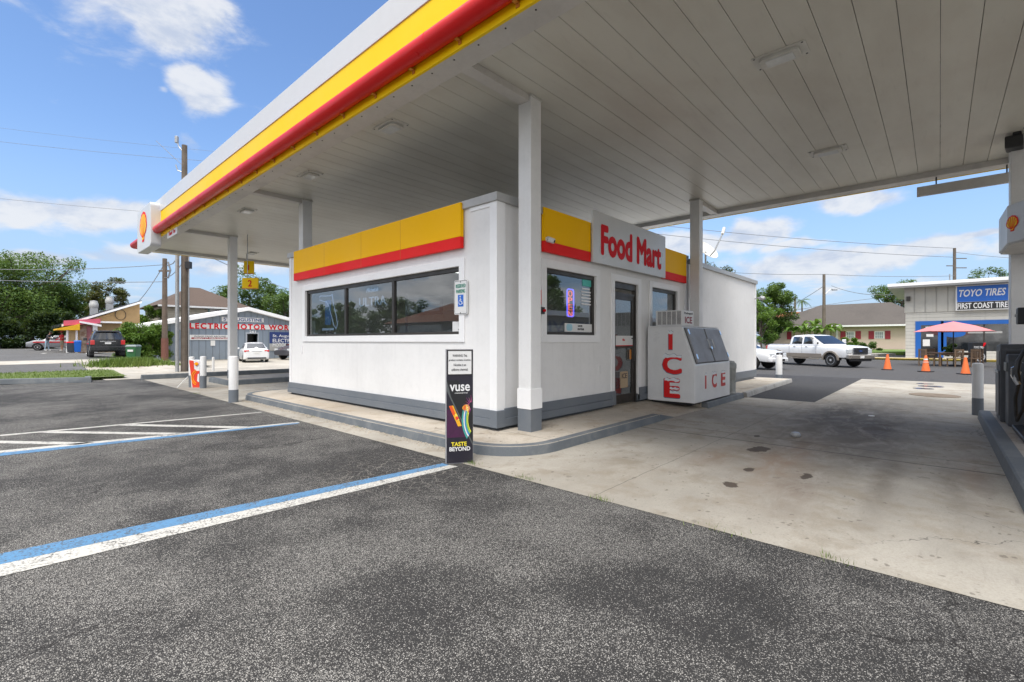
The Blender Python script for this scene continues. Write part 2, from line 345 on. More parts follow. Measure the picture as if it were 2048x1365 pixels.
M['wood']=paint('weathered_pole_wood',(.17,.14,.115),.9,dirt=.3,dscale=3,bump=.6,streak=.5)
M['wood2']=paint('brown_pole_wood',(.15,.115,.09),.9,dirt=.3,dscale=3,bump=.6,streak=.4)
M['bark']=paint('tree_bark',(.12,.10,.08),.95,dirt=.4,dscale=4,bump=.8)
M['wire']=paint('cable_grey',(.20,.21,.23),.7)
M['txtred']=paint('red_lettering',(.66,.012,.02),.6,dirt=.04,spec=.15)
M['txtwhite']=paint('white_lettering',(.78,.78,.78),.5,dirt=.03)
M['txtblack']=paint('black_lettering',(.02,.02,.025),.5,dirt=.03)
M['txtblue']=paint('blue_lettering',(.02,.06,.22),.5)
M['txtgreen']=paint('green_lettering',(.02,.26,.18),.5)
M['signwhite']=paint('sign_white',(.72,.72,.71),.4,dirt=.06,dscale=2)
M['blue']=paint('blue_sign',(.01,.13,.55),.4,dirt=.04)
M['glass']=glass('window_glass',(.62,.66,.68),.95,.07)
M['carglass']=paint('car_glass',(.012,.015,.018),.06,dirt=.02,spec=.9,coat=.6)
M['carwhite']=paint('white_car_paint',(.76,.77,.785),.28,dirt=.04,coat=.7)
M['carblack']=paint('black_car_paint',(.012,.013,.016),.25,dirt=.05,coat=.8)
M['cargrey']=paint('dark_grey_car_paint',(.05,.05,.06),.3,dirt=.05,coat=.7)
M['carred']=paint('silver_car_paint',(.22,.23,.25),.3,dirt=.05,coat=.7)
M['tan']=paint('tan_lower_paint',(.22,.19,.16),.4,dirt=.1,coat=.3)
M['plastic']=paint('dark_grey_plastic',(.055,.06,.07),.55,dirt=.10,dscale=4)
M['rim']=paint('alloy_rim',(.62,.63,.65),.35,metal=.35,dirt=.1)
M['headl']=paint('headlight_lens',(.55,.58,.60),.1,dirt=.05,coat=.8)
M['taill']=paint('tail_light_red',(.55,.02,.02),.15,coat=.8,dirt=.05)
M['orange']=paint('orange_cone_plastic',(.80,.17,.04),.55,dirt=.12,dscale=6)
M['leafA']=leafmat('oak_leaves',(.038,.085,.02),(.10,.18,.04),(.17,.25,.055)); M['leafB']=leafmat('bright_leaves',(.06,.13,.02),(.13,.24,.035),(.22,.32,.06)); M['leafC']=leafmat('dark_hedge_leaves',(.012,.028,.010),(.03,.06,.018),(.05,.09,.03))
M['leafD']=leafmat('reddish_leaves',(.05,.04,.02),(.10,.10,.03),(.12,.16,.04)); M['grassm']=leafmat('grass_blades',(.08,.14,.02),(.16,.24,.05),(.26,.32,.09))
M['concp']=concrete('pale_concrete',(.46,.43,.38))
M['lotm']=asphalt('parking_asphalt')
M['oldasph']=asphalt('old_street_asphalt',(.12,.12,.122),(.36,.35,.34),.35)
# ------------------------------------------------------------------ lettering and marks
def text(s,frame,h,mat,name='lettering',parent=None,w=None,bold=0.0,shear=0,depth=.004,cx=True,space=1.0):
    cu=bpy.data.curves.new(name,'FONT'); cu.body=s; cu.size=1; cu.shear=shear; cu.space_character=space; cu.resolution_u=3
    cu.align_x='LEFT'; to=bpy.data.objects.new('t',cu); COL.objects.link(to)
    dg=bpy.context.evaluated_depsgraph_get(); me=bpy.data.meshes.new_from_object(to.evaluated_get(dg)); bpy.data.objects.remove(to); bpy.data.curves.remove(cu)
    xs=[v.co.x for v in me.vertices]; ys=[v.co.y for v in me.vertices]
    x0,x1,y0,y1=min(xs),max(xs),min(ys),max(ys); sy=h/(y1-y0); sx=(w/(x1-x0)) if w else sy
    mb=MB(frame)
    off=(x0+x1)/2 if cx else x0
    vs=[((v.co.x-off)*sx,(v.co.y-(y0+y1)/2)*sy) for v in me.vertices]
    k_=0    # heavier weight: the glyph sheets laid over each other with small offsets
    for (ox,oy) in ([(1,0),(-1,0),(0,1),(0,-1),(.7,.7),(-.7,.7),(.7,-.7),(-.7,-.7)] if bold>0 else []):
        k_+=1; bb=[mb.P((a+ox*bold*.62*sx,b+oy*bold*.62*sy,depth+(.00012*k_ if h<1 else .0008*k_))) for a,b in vs]
        for p in me.polygons: mb.F([bb[i] for i in p.vertices])
    base=[mb.P((a,b,depth)) for a,b in vs]
    for p in me.polygons: mb.F([base[i] for i in p.vertices])
    # side walls so that letters have body
    from collections import Counter
    ec=Counter(); 
    for p in me.polygons:
        for e in p.edge_keys: ec[e]+=1
    bot={}
    for e,c in ec.items():
        if c==1:
            for i in e:
                if i not in bot: bot[i]=mb.P((vs[i][0],vs[i][1],0))
            mb.F((base[e[0]],base[e[1]],bot[e[1]],bot[e[0]]))
    bpy.data.meshes.remove(me)
    return mb.build(name,mat,parent,normals=False)
def pecten(frame,s,parent,name='shell_emblem',thin=.006):
    def outline(k):
        pts=[(-.13*k,-.46*k),(.13*k,-.46*k),(.17*k,-.30*k),(.42*k,-.16*k)]
        n=7; a0,a1=R(-12),R(192)
        for i in range(n):
            for q in (0,.33,.66):
                a=a0+(a1-a0)*(i+q)/n; r=.5*k*(1+.05*math.sin(math.pi*q)) ; pts.append((r*math.cos(a),.03*k+r*math.sin(a)*.93))
        pts+=[(-.49*k,-.07*k),(-.42*k,-.16*k),(-.17*k,-.30*k)]
        return [(a*s,b*s) for a,b in pts]
    em=MB(frame).prism(outline(1),0,thin).build(name,M['red'],parent)
    y=MB(frame).prism(outline(.84),thin,thin*1.6).build('shell_fill',M['yellow'],em)
    rb=MB(frame)
    for i in range(1,7):
        a=R(-8)+(R(196))*i/7; c,s_=math.cos(a),math.sin(a); x1,y1=.40*s*c,.03*s+.38*s*s_; x0,y0=.07*s*c,-.33*s
        wv=.014*s; rb.prism([(x0-wv*.4,y0),(x0+wv*.4,y0),(x1+wv*s_,y1-wv*c),(x1-wv*s_,y1+wv*c)],thin*1.6,thin*2.2)
    rb.build('shell_rib',M['red'],em)
    return em
def rrect(x0,y0,x1,y1,r,n=4):
    p=[]
    for cx,cy,a in ((x1-r,y0+r,-90),(x1-r,y1-r,0),(x0+r,y1-r,90),(x0+r,y0+r,180)):
        for i in range(n+1): q=R(a+90*i/n); p.append((cx+r*math.cos(q),cy+r*math.sin(q)))
    return p
def lthing(name,label,cat,loc=(0,0,0),rz=0,group=None,scale=None):
    o=thing(name,label,cat,loc,rz,group); ORG[o.as_pointer()]=Vector((0,0,0))
    if scale: o.scale=(scale,)*3
    return o
# ------------------------------------------------------------------ the ground and paved surfaces
def sheet(name,x0,x1,y0,y1,nx,ny,mat,dz=0,kind='structure'):
    f=(lambda x:y0) if not callable(y0) else y0; g=(lambda x:y1) if not callable(y1) else y1
    mb=MB(); mb.grid(lambda u,v:(x0+(x1-x0)*u, f(x0+(x1-x0)*u)*(1-v)+g(x0+(x1-x0)*u)*v, terr(x0+(x1-x0)*u, f(x0+(x1-x0)*u)*(1-v)+g(x0+(x1-x0)*u)*v)+dz),nx,ny)
    return struct(mb.build(name,mat,normals=False,smooth='all'),kind)
gm,gn,gb,go=newmat('far_ground'); gp_=GP(gn)
gn._in(gb.inputs['Base Color'],gn.mix(gn.ramp(gn.noise(gp_,.06,5),.4,.6),(.07,.072,.07),(.10,.10,.09))); gb.inputs['Roughness'].default_value=.95
mb=MB()     # one sheet to the horizon, fine near the place and coarse far out
def axis(): return [-1500,-500,-200,-90]+list(range(-60,130,2))+[160,260,500,1500]
ax=axis(); idx=[[mb.P((x,y,terr(x,y)-.02)) for y in ax] for x in ax]
for i in range(len(ax)-1):
    for j in range(len(ax)-1): mb.F((idx[i][j],idx[i+1][j],idx[i+1][j+1],idx[i][j+1]))
struct(mb.build('ground',gm,normals=False,smooth='all'))
sheet('parking_lot',-40,3.6,-30,21.9,4,4,M['lotm'],0)
J=[('x',7.04,.018),('y',2.3,.0035),('x',10.9,.012),('y',-3.5,.012),('y',14.3,.012),('x',7.5,.01)]
SP=[(6.62,1.73,.19,.12),(5.49,1.52,.09,.06),(4.79,1.50,.09,.07),(5.62,1.02,.13,.05),(7.5,1.98,.10,.05)]
SM=[(9.9,1.2,3.2,.85,.75,(.115,.10,.08)),(6.0,.4,1.6,.10,.4,(.14,.12,.095)),(6.4,-.1,1.9,.10,.4,(.14,.12,.095)),(4.6,2.6,.9,.5,.3,(.2,.165,.12)),(5.9,2.0,.6,.2,.4,(.22,.14,.085)),(8.0,.6,2.6,.5,.35,(.17,.15,.125)),(12.5,.9,2.2,.9,.35,(.2,.18,.155)),(10.9,1.5,1.5,.35,.62,(.06,.053,.045)),(9.3,.75,1.3,.28,.6,(.09,.07,.055)),(8.2,1.6,2.4,.7,.35,(.18,.15,.12)),(9.0,4.2,1.3,.5,.45,(.16,.13,.10)),(5.2,1.0,.55,.16,.55,(.17,.13,.10)),(4.4,1.0,.5,.2,.35,(.20,.165,.13)),(6.3,1.35,1.2,.25,.45,(.26,.17,.11)),(6.9,-.25,.8,.10,.4,(.25,.16,.10)),(4.5,15.8,.9,.5,.35,(.22,.17,.12)),(7.5,-.3,3,.12,.3,(.16,.14,.12))]
M['fore']=concrete('forecourt_concrete',(.375,.350,.305),J,SP,SM)
mb=MB()
mb.poly([(3.58,-16,.004),(12.5,-16,.004),(12.5,13.0,.004),(3.58,13.0,.004)]); mb.poly([(3.58,13.0,.004),(26,13.0,.004),(26,21.4,.004),(3.58,21.4,.004)]); mb.poly([(12.5,-16,.004),(22.2,-16,.004),(21.3,2.1,.004),(12.5,2.1,.004)])
struct(mb.build('forecourt',M['fore'],normals=False))
M['road']=asphalt('tarmac_road',(.070,.070,.073),(.26,.25,.25),.35)
M['newasph']=asphalt('dark_patch_asphalt',(.042,.042,.046),(.20,.20,.20),.3)
sheet('road',21.0,43.0,-40,13,4,8,M['road'],-.006)
struct(MB().poly([(12.5,2.1,.003),(21.6,2.1,.003),(21.6,7.0,.003),(12.5,7.0,.003)]).build('asphalt_patch',M['newasph'],normals=False))
struct(MB().poly([(18.2,7.0,.003),(44,7.0,.003),(44,60,.003),(18.2,60,.003)]).build('side_street',M['road'],normals=False))
# sidewalk round the shop, with a painted kerb and a ramp before the door
M['walk']=concrete('sidewalk_concrete',(.50,.45,.38),[('y',5.3,.008),('y',8.6,.008),('x',4.85,.006),('x',11.0,.01)],(),[(9.2,4.1,1.2,.5,.35,(.2,.16,.12)),(4.4,9.5,.35,2.2,.25,(.36,.25,.14)),(13.5,3.9,2.0,.3,.4,(.17,.15,.12))],.8)
def arc(cx,cy,r,a0,a1,n=10): return [(cx+r*math.cos(R(a0+(a1-a0)*i/n)),cy+r*math.sin(R(a0+(a1-a0)*i/n))) for i in range(n+1)]
edge=[(12,12.9)]+arc(4.9,12.0,.9,90,180)+arc(4.78,4.4,.8,180,270)+[(7.75,3.6)]
out=[(9.95,4.3),(9.95,12.5),(12,12.5)]+edge+[(7.95,3.62)]
mb=MB().prism([(a,b) for a,b in edge+[(7.95,3.62),(8.05,4.62),(12,4.62)]],.0,.12)
mb.prism([(9.9,3.55),(18.0,3.72),(18.0,7.5),(9.9,7.5)],-.01,.118)
ra=[mb.P(p) for p in ((7.95,3.62,.008),(9.9,3.55,.008),(9.9,4.62,.119),(8.05,4.62,.119),(7.95,3.62,.0),(9.9,3.55,0))]
mb.F((ra[0],ra[1],ra[2],ra[3])); mb.F((ra[0],ra[4],ra[5],ra[1]))
mb.poly([(7.95,3.62,.008),(8.05,4.62,.119),(7.6,3.62,.119)])
struct(mb.build('sidewalk',M['walk'],normals=True))
def kerbline(name,pts,h,wd,mat,side=1,z0=0,dz=.003,sep=None):
    mb=MB(); secs=[]
    for i,p in enumerate(pts):
        a=Vector((*pts[max(i-1,0)],0)); b=Vector((*pts[min(i+1,len(pts)-1)],0)); d=(b-a).normalized(); nrm=Vector((-d.y,d.x,0))*side
        q=Vector((*p,0)); zz=terr(*p) if z0 is None else z0
        secs.append([q-nrm*.024+Vector((0,0,zz)),q-nrm*.006+Vector((0,0,zz+h-.012)),q+nrm*.010+Vector((0,0,zz+h+dz)),q+nrm*wd+Vector((0,0,zz+h+dz)),q+nrm*wd+Vector((0,0,zz))])
    mb.loft(secs); return struct(mb.build(name,mat,smooth=True))
kp=edge[:]; kerbline('kerb',kp,.12,.12,M['kerb'],1)
kerbline('kerb',[(9.9,3.548),(11.0,3.57),(12.3,3.55)],.12,.12,M['kerb'],1)
kerbline('kerb',[(12.45,3.52),(14,3.58),(18.05,3.68),(18.05,7.5)],.12,.10,paint('bare_kerb_concrete',(.34,.33,.31),.8,dirt=.3,dscale=4),1)
mb=MB(); mb.poly([(7.75,3.588,.123),(7.75,3.72,.123),(8.35,3.70,.006),(8.35,3.588,.006)]); mb.poly([(7.75,3.588,.123),(8.35,3.588,.006),(7.75,3.588,.0)]); struct(mb.build('kerb',M['kerb'],normals=False))
# pump islands
M['isl']=concrete('island_concrete',(.40,.37,.33),[('x',8.6,.008)],(),[(8.5,-1.3,2,.6,.4,(.2,.17,.14))])
struct(MB().prism([(5.6,-.56),(11.9,-.56),(11.9,-2.5),(5.6,-2.5)],0,.15).build('pump_island',M['isl']))
kerbline('kerb',[(5.5,-.53),(11.93,-.53),(11.93,-2.55)],.15,.14,M['kerb'],-1)
struct(MB().prism([(4.95,16.45),(11.8,16.45),(11.8,18.3),(4.95,18.3)],0,.15).build('pump_island',M['isl']))
kerbline('kerb',[(4.88,18.3),(4.88,16.42),(11.85,16.42)],.16,.14,M['kerb'],1)
kerbline('kerb',[(3.55,21.35),(3.53,21.1),(25,21.0)],.17,.16,M['kerb'],1)
kerbline('kerb',[(-30,24.4),(-8,22.9),(.1,22.25),(1.7,21.35),(2.15,21.1),(2.25,21.9)],.17,.16,M['kerb'],1,None)
# land across the kerb on the left: verge, street, pavement, lots
sheet('verge',-30,3.3,lambda x:22.3 if x>.1 else 22.25-.07*x,25.4,16,4,paint('verge_earth',(.13,.17,.05),.95,dirt=.3,dscale=5),.10)
sheet('street',-30,2.6,25.4,29.2,16,5,M['oldasph'],.02)
sheet('pavement',-30,4.6,29.2,31.4,16,5,M['concp'],.03)
sheet('lot',-30,6.2,31.4,75,18,18,M['oldasph'],.02)
sheet('driveway',2.6,8,21.6,29.2,12,10,M['concp'],.015)
sheet('driveway',6.2,34,29.2,38.3,14,6,paint('beige_concrete_apron',(.40,.37,.32),.9,dirt=.22,dscale=.6),.012)
sheet('driveway',8,34,21.2,29.2,10,6,M['concp'],.013)
# painted bay lines
M['mw']=None
def worn(name,col):
    m,n,b,o=newmat(name); p=GP(n)
    k=n.m('MAXIMUM',n.m('MULTIPLY',n.ramp(n.noise(p,55,4,.8),.50,.60),n.ramp(n.noise(p,3,3,.6),.30,.62,.25,1.0)),n.m('MULTIPLY',n.ramp(n.noise(p,9,6,.75),.54,.68),.6))
    cr=n.vor(n.vm('ADD',p,n.vm('SCALE',n.noise(p,6,3,.6,0,True),.2)),3.0,'DISTANCE_TO_EDGE'); k=n.m('MAXIMUM',k,n.m('MULTIPLY',n.ramp(cr,.02,.0),n.ramp(n.noise(p,1.4,2),.45,.52)))
    n._in(b.inputs['Base Color'],n.mix(k,n.mix(n.noise(p,9,4),tuple(x*.86 for x in col),col),(.06,.06,.06))); b.inputs['Roughness'].default_value=.75
    n._in(b.inputs['Normal'],n.bump(n.noise(p,110,3),.6,.004)); return m
M['mw']=worn('worn_white_marking',(.53,.52,.49)); M['mb']=worn('worn_blue_marking',(.085,.225,.41))
def line(a0,a1,b0,b1,mat,name='parking_line'):   # quad from x=3.45 back to x=-7
    (xa,y0),(xb,y1)=a0,a1; (xc,y2),(xd,y3)=b0,b1
    struct(MB().poly([(xa,y0,.004),(xb,y1,.004),(xd,y3,.004),(xc,y2,.004)]).build(name,mat,normals=False))
def ext(y_right,y_left,x=-7.0): return y_left+(y_left-y_right)/3.43*(0.02-x)
line((3.43,4.19),(-7,ext(4.19,4.56)),(3.43,4.075),(-7,ext(4.075,4.34)),M['mb']); line((3.43,4.073),(-7,ext(4.073,4.338)),(3.46,3.955),(-7,ext(3.955,4.115)),M['mw'])
line((3.5,8.17),(-7,ext(8.17,8.83)),(3.5,8.075),(-7,ext(8.075,8.65)),M['mw']); line((3.5,8.073),(-7,ext(8.073,8.648)),(3.42,7.99),(-7,ext(7.99,8.43)),M['mb'])
line((3.5,9.85),(-7,ext(9.85,10.31)),(3.5,9.76),(-7,ext(9.76,10.18)),M['mw'])
for (xa,ya,xb,yb) in ((1.45,9.98,2.66,8.31),(.52,10.1,1.83,8.44),(-.45,10.2,.8,8.58),(-1.5,10.3,-.3,8.8),(-2.5,10.4,-1.3,8.95)):
    line((xa-.07,ya),(xa+.12,ya),(xb-.07,yb),(xb+.12,yb),M['mw'])
# far car-park lines on the left lot
for (xa,ya,xb,yb) in ((4.7,48.0,4.2,42.0),(2.6,50,2.2,47),(5.8,35.5,5.9,37)):
    mb=MB(); mb.grid(lambda u,v:(xa+(xb-xa)*u+(v-.5)*.18,ya+(yb-ya)*u,terr(xa,ya)+.03),4,1); struct(mb.build('parking_line',M['mw'],normals=False))
struct(MB().poly([(6.6,38.0,.06),(19,38.0,.06),(19,37.75,.06),(6.6,37.75,.06)]).build('parking_line',paint('yellow_line_paint',(.55,.38,.08),.8,dirt=.3),normals=False))
# manhole covers and small litter on the forecourt
tagc=lambda o,l,c,g=None: tag(o,l,c,g)
mc=paint('rusty_iron',(.22,.17,.12),.8,dirt=.4,dscale=6)
tagc(MB().lathe([(.50,0),(.50,.008),(.46,.010),(.44,.008),(0.02,.008)],28,(16.15,.1,.005)).build('manhole_cover',mc),'large rusty round tank cover in the concrete beside the far bollard','manhole cover')
for k,(x,y,r) in enumerate(((18.2,.35,.24),(19.2,.2,.30),(20.3,.35,.22))):
    tag(MB().lathe([(r,0),(r,.006),(r*.8,.008),(0.02,.008)],20,(x,y,.005)).build('manhole_cover',M['cargrey']),('small dark fill cover nearest to the rusty round cover','dark fill cover in the middle of the row beyond the rusty cover','small dark fill cover farthest out at the edge of the tarmac')[k],'manhole cover','tank covers in the far concrete')
tag(MB().lathe([(.02,0),(.06,.01),(.07,.04),(.05,.07),(.01,.08)],9,tuple(gp(1591,875))).build('crumpled_litter',M['steel'],smooth=True),'crumpled grey bottle lying on the stained forecourt','litter')
tag(MB().lathe([(.015,0),(.05,.004),(.05,.014),(.01,.018)],7,tuple(gp(1743,833))).build('crumpled_litter',M['signwhite'],smooth=True),'white flattened cup on the dark oil stain','litter')
# ------------------------------------------------------------------ canopy
def canopy():
    c=thing('station_canopy','wide white canopy with yellow and red fascia over the forecourt and shop','canopy',(8.4,8.1,0))
    XA,XB,YA,YB=3.58,13.2,-6.0,22.0; ZS,ZB=4.86,4.75
    m,n,b,o=newmat('soffit_panels'); p=GP(n); X,Y,Z=n.sep(p)
    idn=n.noise(n.comb(0,n.m('FLOOR',n.m('DIVIDE',Y,.335)),0),3.7,0); d=n.noise(n.vm('MULTIPLY',p,(.35,1.1,1)),1.1,6,.65)
    c0=n.mix(idn,(.56,.545,.485),(.635,.62,.555)); c0=n.mix(n.m('MULTIPLY',n.ramp(d,.40,.7),.34),c0,(.42,.385,.33))
    st=n.noise(n.vm('MULTIPLY',p,(2.0,14,1)),1,4,.6); c0=n.mix(n.m('MULTIPLY',n.ramp(st,.55,.8),.15),c0,(.25,.22,.2))
    c0=n.mix(n.m('MULTIPLY',n.ramp(n.noise(p,.5,5,.6,.5),.45,.68),.22),c0,(.44,.39,.33)); n._in(b.inputs['Base Color'],c0); b.inputs['Roughness'].default_value=.42; n._in(b.inputs['Normal'],n.bump(n.noise(n.vm('MULTIPLY',p,(.5,2,1)),1.2,3),.25,.05))
    sf=MB(); y=YA+.3; k=0
    while y<YB-.2:   # separate pans with a narrow shadow gap between them
        y1=min(y+.329,YB-.2); sf.box(XA+.2,y,ZS,XB-.2,y1,ZS+.03); y=y1+.006; k+=1
    sf.build('soffit',m,c,bevel=.003)
    MB().box(XA+.05,YA+.05,ZS+.04,XB-.05,YB-.05,ZS+.09).build('roof_deck',M['cargrey'],c)
    bm=MB(); W_=.34
    bm.box(XA+.012,YA,ZB,XA+W_,YB,ZS+.2); bm.box(XB-W_,YA,ZB,XB-.012,YB,ZS+.2); bm.box(XA+W_,YB-W_,ZB+.002,XB-W_,YB-.002,ZS+.2); bm.box(XA+W_,YA+.002,ZB+.002,XB-W_,YA+W_,ZS+.2)
    eb=bm.build('edge_beam',M['beam'],c,bevel=.006)
    y=YA+.2
    while y<YB: MB().cyl((XA+.10,y,ZB-.006),(XA+.10,y,ZB+.01),.011,n=6).build('screw',M['bronze'],eb); y+=.42
    MB().box(XA+.006,YA+.02,ZB-.008,XA+.02,YB-.02,ZB+.02).build('drip_edge',M['black'],eb)
    f=MB()
    def band(z0,z1,name,mat,off,pr=.04):
        q=MB(); q.box(XA-off,YA-off,z0,XA-off+pr,YB+off,z1); q.box(XB+off-pr,YA-off,z0,XB+off,YB+off,z1); q.box(XA-off+pr,YB+off-pr,z0,XB+off-pr,YB+off,z1); q.box(XA-off+pr,YA-off,z0,XB+off-pr,YA-off+pr,z1)
        return q.build(name,mat,c,bevel=.006)
    band(5.55,5.97,'white_fascia',M['fwhite'],.03); band(4.74,5.549,'yellow_fascia',M['yellow'],.015)
    tb=MB(); tb.cyl((XA-.115,YA,4.935),(XA-.115,YB+.12,4.935),.118,n=24); tb.cyl((XA-.12,YB+.14,4.935),(XB,YB+.14,4.935),.118,n=24); t=tb.build('red_tube',M['redtube'],c,smooth=True)
    for yy in (-2.2,1.4,4.45,7.5,10.6,13.7,16.8,19.9): MB().cyl((XA-.115,yy-.004,4.935),(XA-.115,yy+.004,4.935),.1195,n=24).build('tube_joint',M['txtred'],t)
    y=-3.0
    while y<21.5:
        q=MB(); q.box(XA-.085,y-.024,4.812,XA-.016,y+.024,4.826); q.box(XA-.026,y-.024,4.775,XA-.016,y+.024,4.812); q.build('tube_clip',M['clip'],t); y+=.88
    # columns with beams out to the fascia
    cb=MB()
    cols=[(5.155,4.345,4.0),(5.16,11.6,4.1),(5.30,17.36,4.15),(11.62,4.43,None),(11.72,-1.05,None),(11.7,11.5,None),(11.7,17.36,None),(5.2,-1.05,None)]
    for k,(x,y,_) in enumerate(cols):
        r=.117 if k!=4 else .16
        col=MB().box(x-r,y-r,.10,x+r,y+r,ZS-.005)
        o_=col.build('column',M['colw'],c,bevel=.012)
        sk=MB().box(x-r-.004,y-r-.004,.11,x+r+.004,y+r+.004,.435); sk.build('column_base',M['grey'],o_)
        if k==0: MB().box(x-r-.010,y-r-.010,.437,x+r+.010,y+r+.010,.72).build('column_collar',M['trim'],o_)
        cp=MB(); cp.box(x-r-.012,y-r-.012,ZS-.035,x+r+.012,y+r+.012,ZS-.004); cp.build('column_cap',M['soffit_l'],o_)
        if x<8: MB().box(XA+W_,y-.09,ZB+.012,x-r-.002,y+.09,ZS-.002).build('cross_beam',M['beam'],c,bevel=.005)
        else: MB().box(x+r+.002,y-.09,ZB+.012,XB-W_,y+.09,ZS-.002).build('cross_beam',M['beam'],c,bevel=.005)
    # recessed lights
    for (x,y,rot) in ((4.30,6.56,1),(4.42,9.72,1),(4.5,13.6,1),(6.41,1.43,0),(10.2,1.50,0),(6.8,20.0,0),(6.41,-3.4,0),(10.2,-3.4,0),(9.9,20,0),(8.0,12.9,0),(4.4,1.2,1)):
        a,b_=(.165,.29)
        l=MB().prism([(x+p_[0],y+p_[1]) for p_ in rrect(-a,-b_,a,b_,.03)],ZS-.010,ZS-.001).build('canopy_light',M['soffit_l'],c)
        MB().prism([(x+p_[0],y+p_[1]) for p_ in rrect(-a*.74,-b_*.74,a*.74,b_*.74,.06)],ZS-.050,ZS-.011).build('light_casing',M['soffit_l'],l,bevel=.006)
        MB().prism([(x+p_[0],y+p_[1]) for p_ in rrect(-a*.50,-b_*.52,a*.50,b_*.52,.02)],ZS-.056,ZS-.051).build('lens',M['lens'],l)
        s_=MB()
        for sx in (-1,1):
            for sy in (-1,1): s_.cyl((x+sx*a*.85,y+sy*b_*.88,ZS-.014),(x+sx*a*.85,y+sy*b_*.88,ZS-.010),.012,n=6)
        s_.build('screws',M['black'],l)
    # the lit emblem box near the far corner
    sb=MB((( 3.585,19.45,5.10),(0,1,0),(0,0,1),(-1,0,0))).prism(rrect(-1.02,-.70,1.02,.71,.12),.0,.29).build('emblem_box',M['fwhite'],c,bevel=.02)
    pecten(((3.29,19.47,5.14),(0,-1,0),(0,0,1),(-1,0,0)),1.02,sb)
    # small thanks plate on the beam
    tp=MB(((3.60,17.1,4.66),(0,-1,0),(0,0,1),(-1,0,0))).prism(rrect(-.58,-.11,.58,.13,.02),.0,.02).build('thank_you_plate',M['signwhite'],c)
    text('Thank You',((3.58,17.1,4.67),(0,-1,0),(0,0,1),(-1,0,0)),.13,M['txtred'],'lettering',tp,.8,.01,.25)
    return c
CAN=canopy()
for k,(num,x,y,z,s_,) in enumerate((('2',5.62,16.65,3.27,1.0),('1',6.6,19.7,4.22,1.0))):
    t=thing('pump_number_sign',('yellow sign with red number 2 hung beside the far column','yellow sign with red number 1 higher up behind the 2')[k],'sign',(x,y,z-.3),group='pump number signs')
    fr=((x,y,z),(RT.x,RT.y,0),(0,0,1),(-FW.x,-FW.y,0))
    a,bb=(.26,.18) if k==0 else (.19,.25)
    pn=MB(fr).prism(rrect(-a,-bb,a,bb,.02),0,.05).build('sign_panel',M['yellow'],t,bevel=.004)
    MB(((x,y,z)-FW*0+Vector((0,0,0)) if False else (x,y,z),(RT.x,RT.y,0),(0,0,1),(-FW.x,-FW.y,0))).prism(rrect(-a,-bb,a,-bb+.03,.005),.051,.055).build('sign_edge',M['clip'],t)
    text(num,((x-.053*FW.x,y-.053*FW.y,z),(RT.x,RT.y,0),(0,0,1),(-FW.x,-FW.y,0)),.2,M['txtred'],'lettering',t,None,.03)
    MB().cyl((x-.1,y,z+bb),(x-.1,y,4.85 if k==0 else 4.74),.012,n=6).build('hanger',M['steel'],t)
# hanging sign seen from behind at the right
t=thing('hanging_sign','long blank grey sign board hung under the far edge of the canopy','sign',(12.95,.2,4.4))
hs=at(1975,9.2,py=363)
b0=at(1930,10.6,py=368); b1=at(2052,8.9,py=352)
b0=Vector((13.0,1.35,4.53)); 
MB().box(12.93,-1.4,4.40,12.99,.35,4.60).build('sign_board',M['beam'],t,bevel=.006)
for yy in (.05,-.95): MB().cyl((12.96,yy,4.60),(12.96,yy,4.76),.012,n=6).build('hanger',M['black'],t)
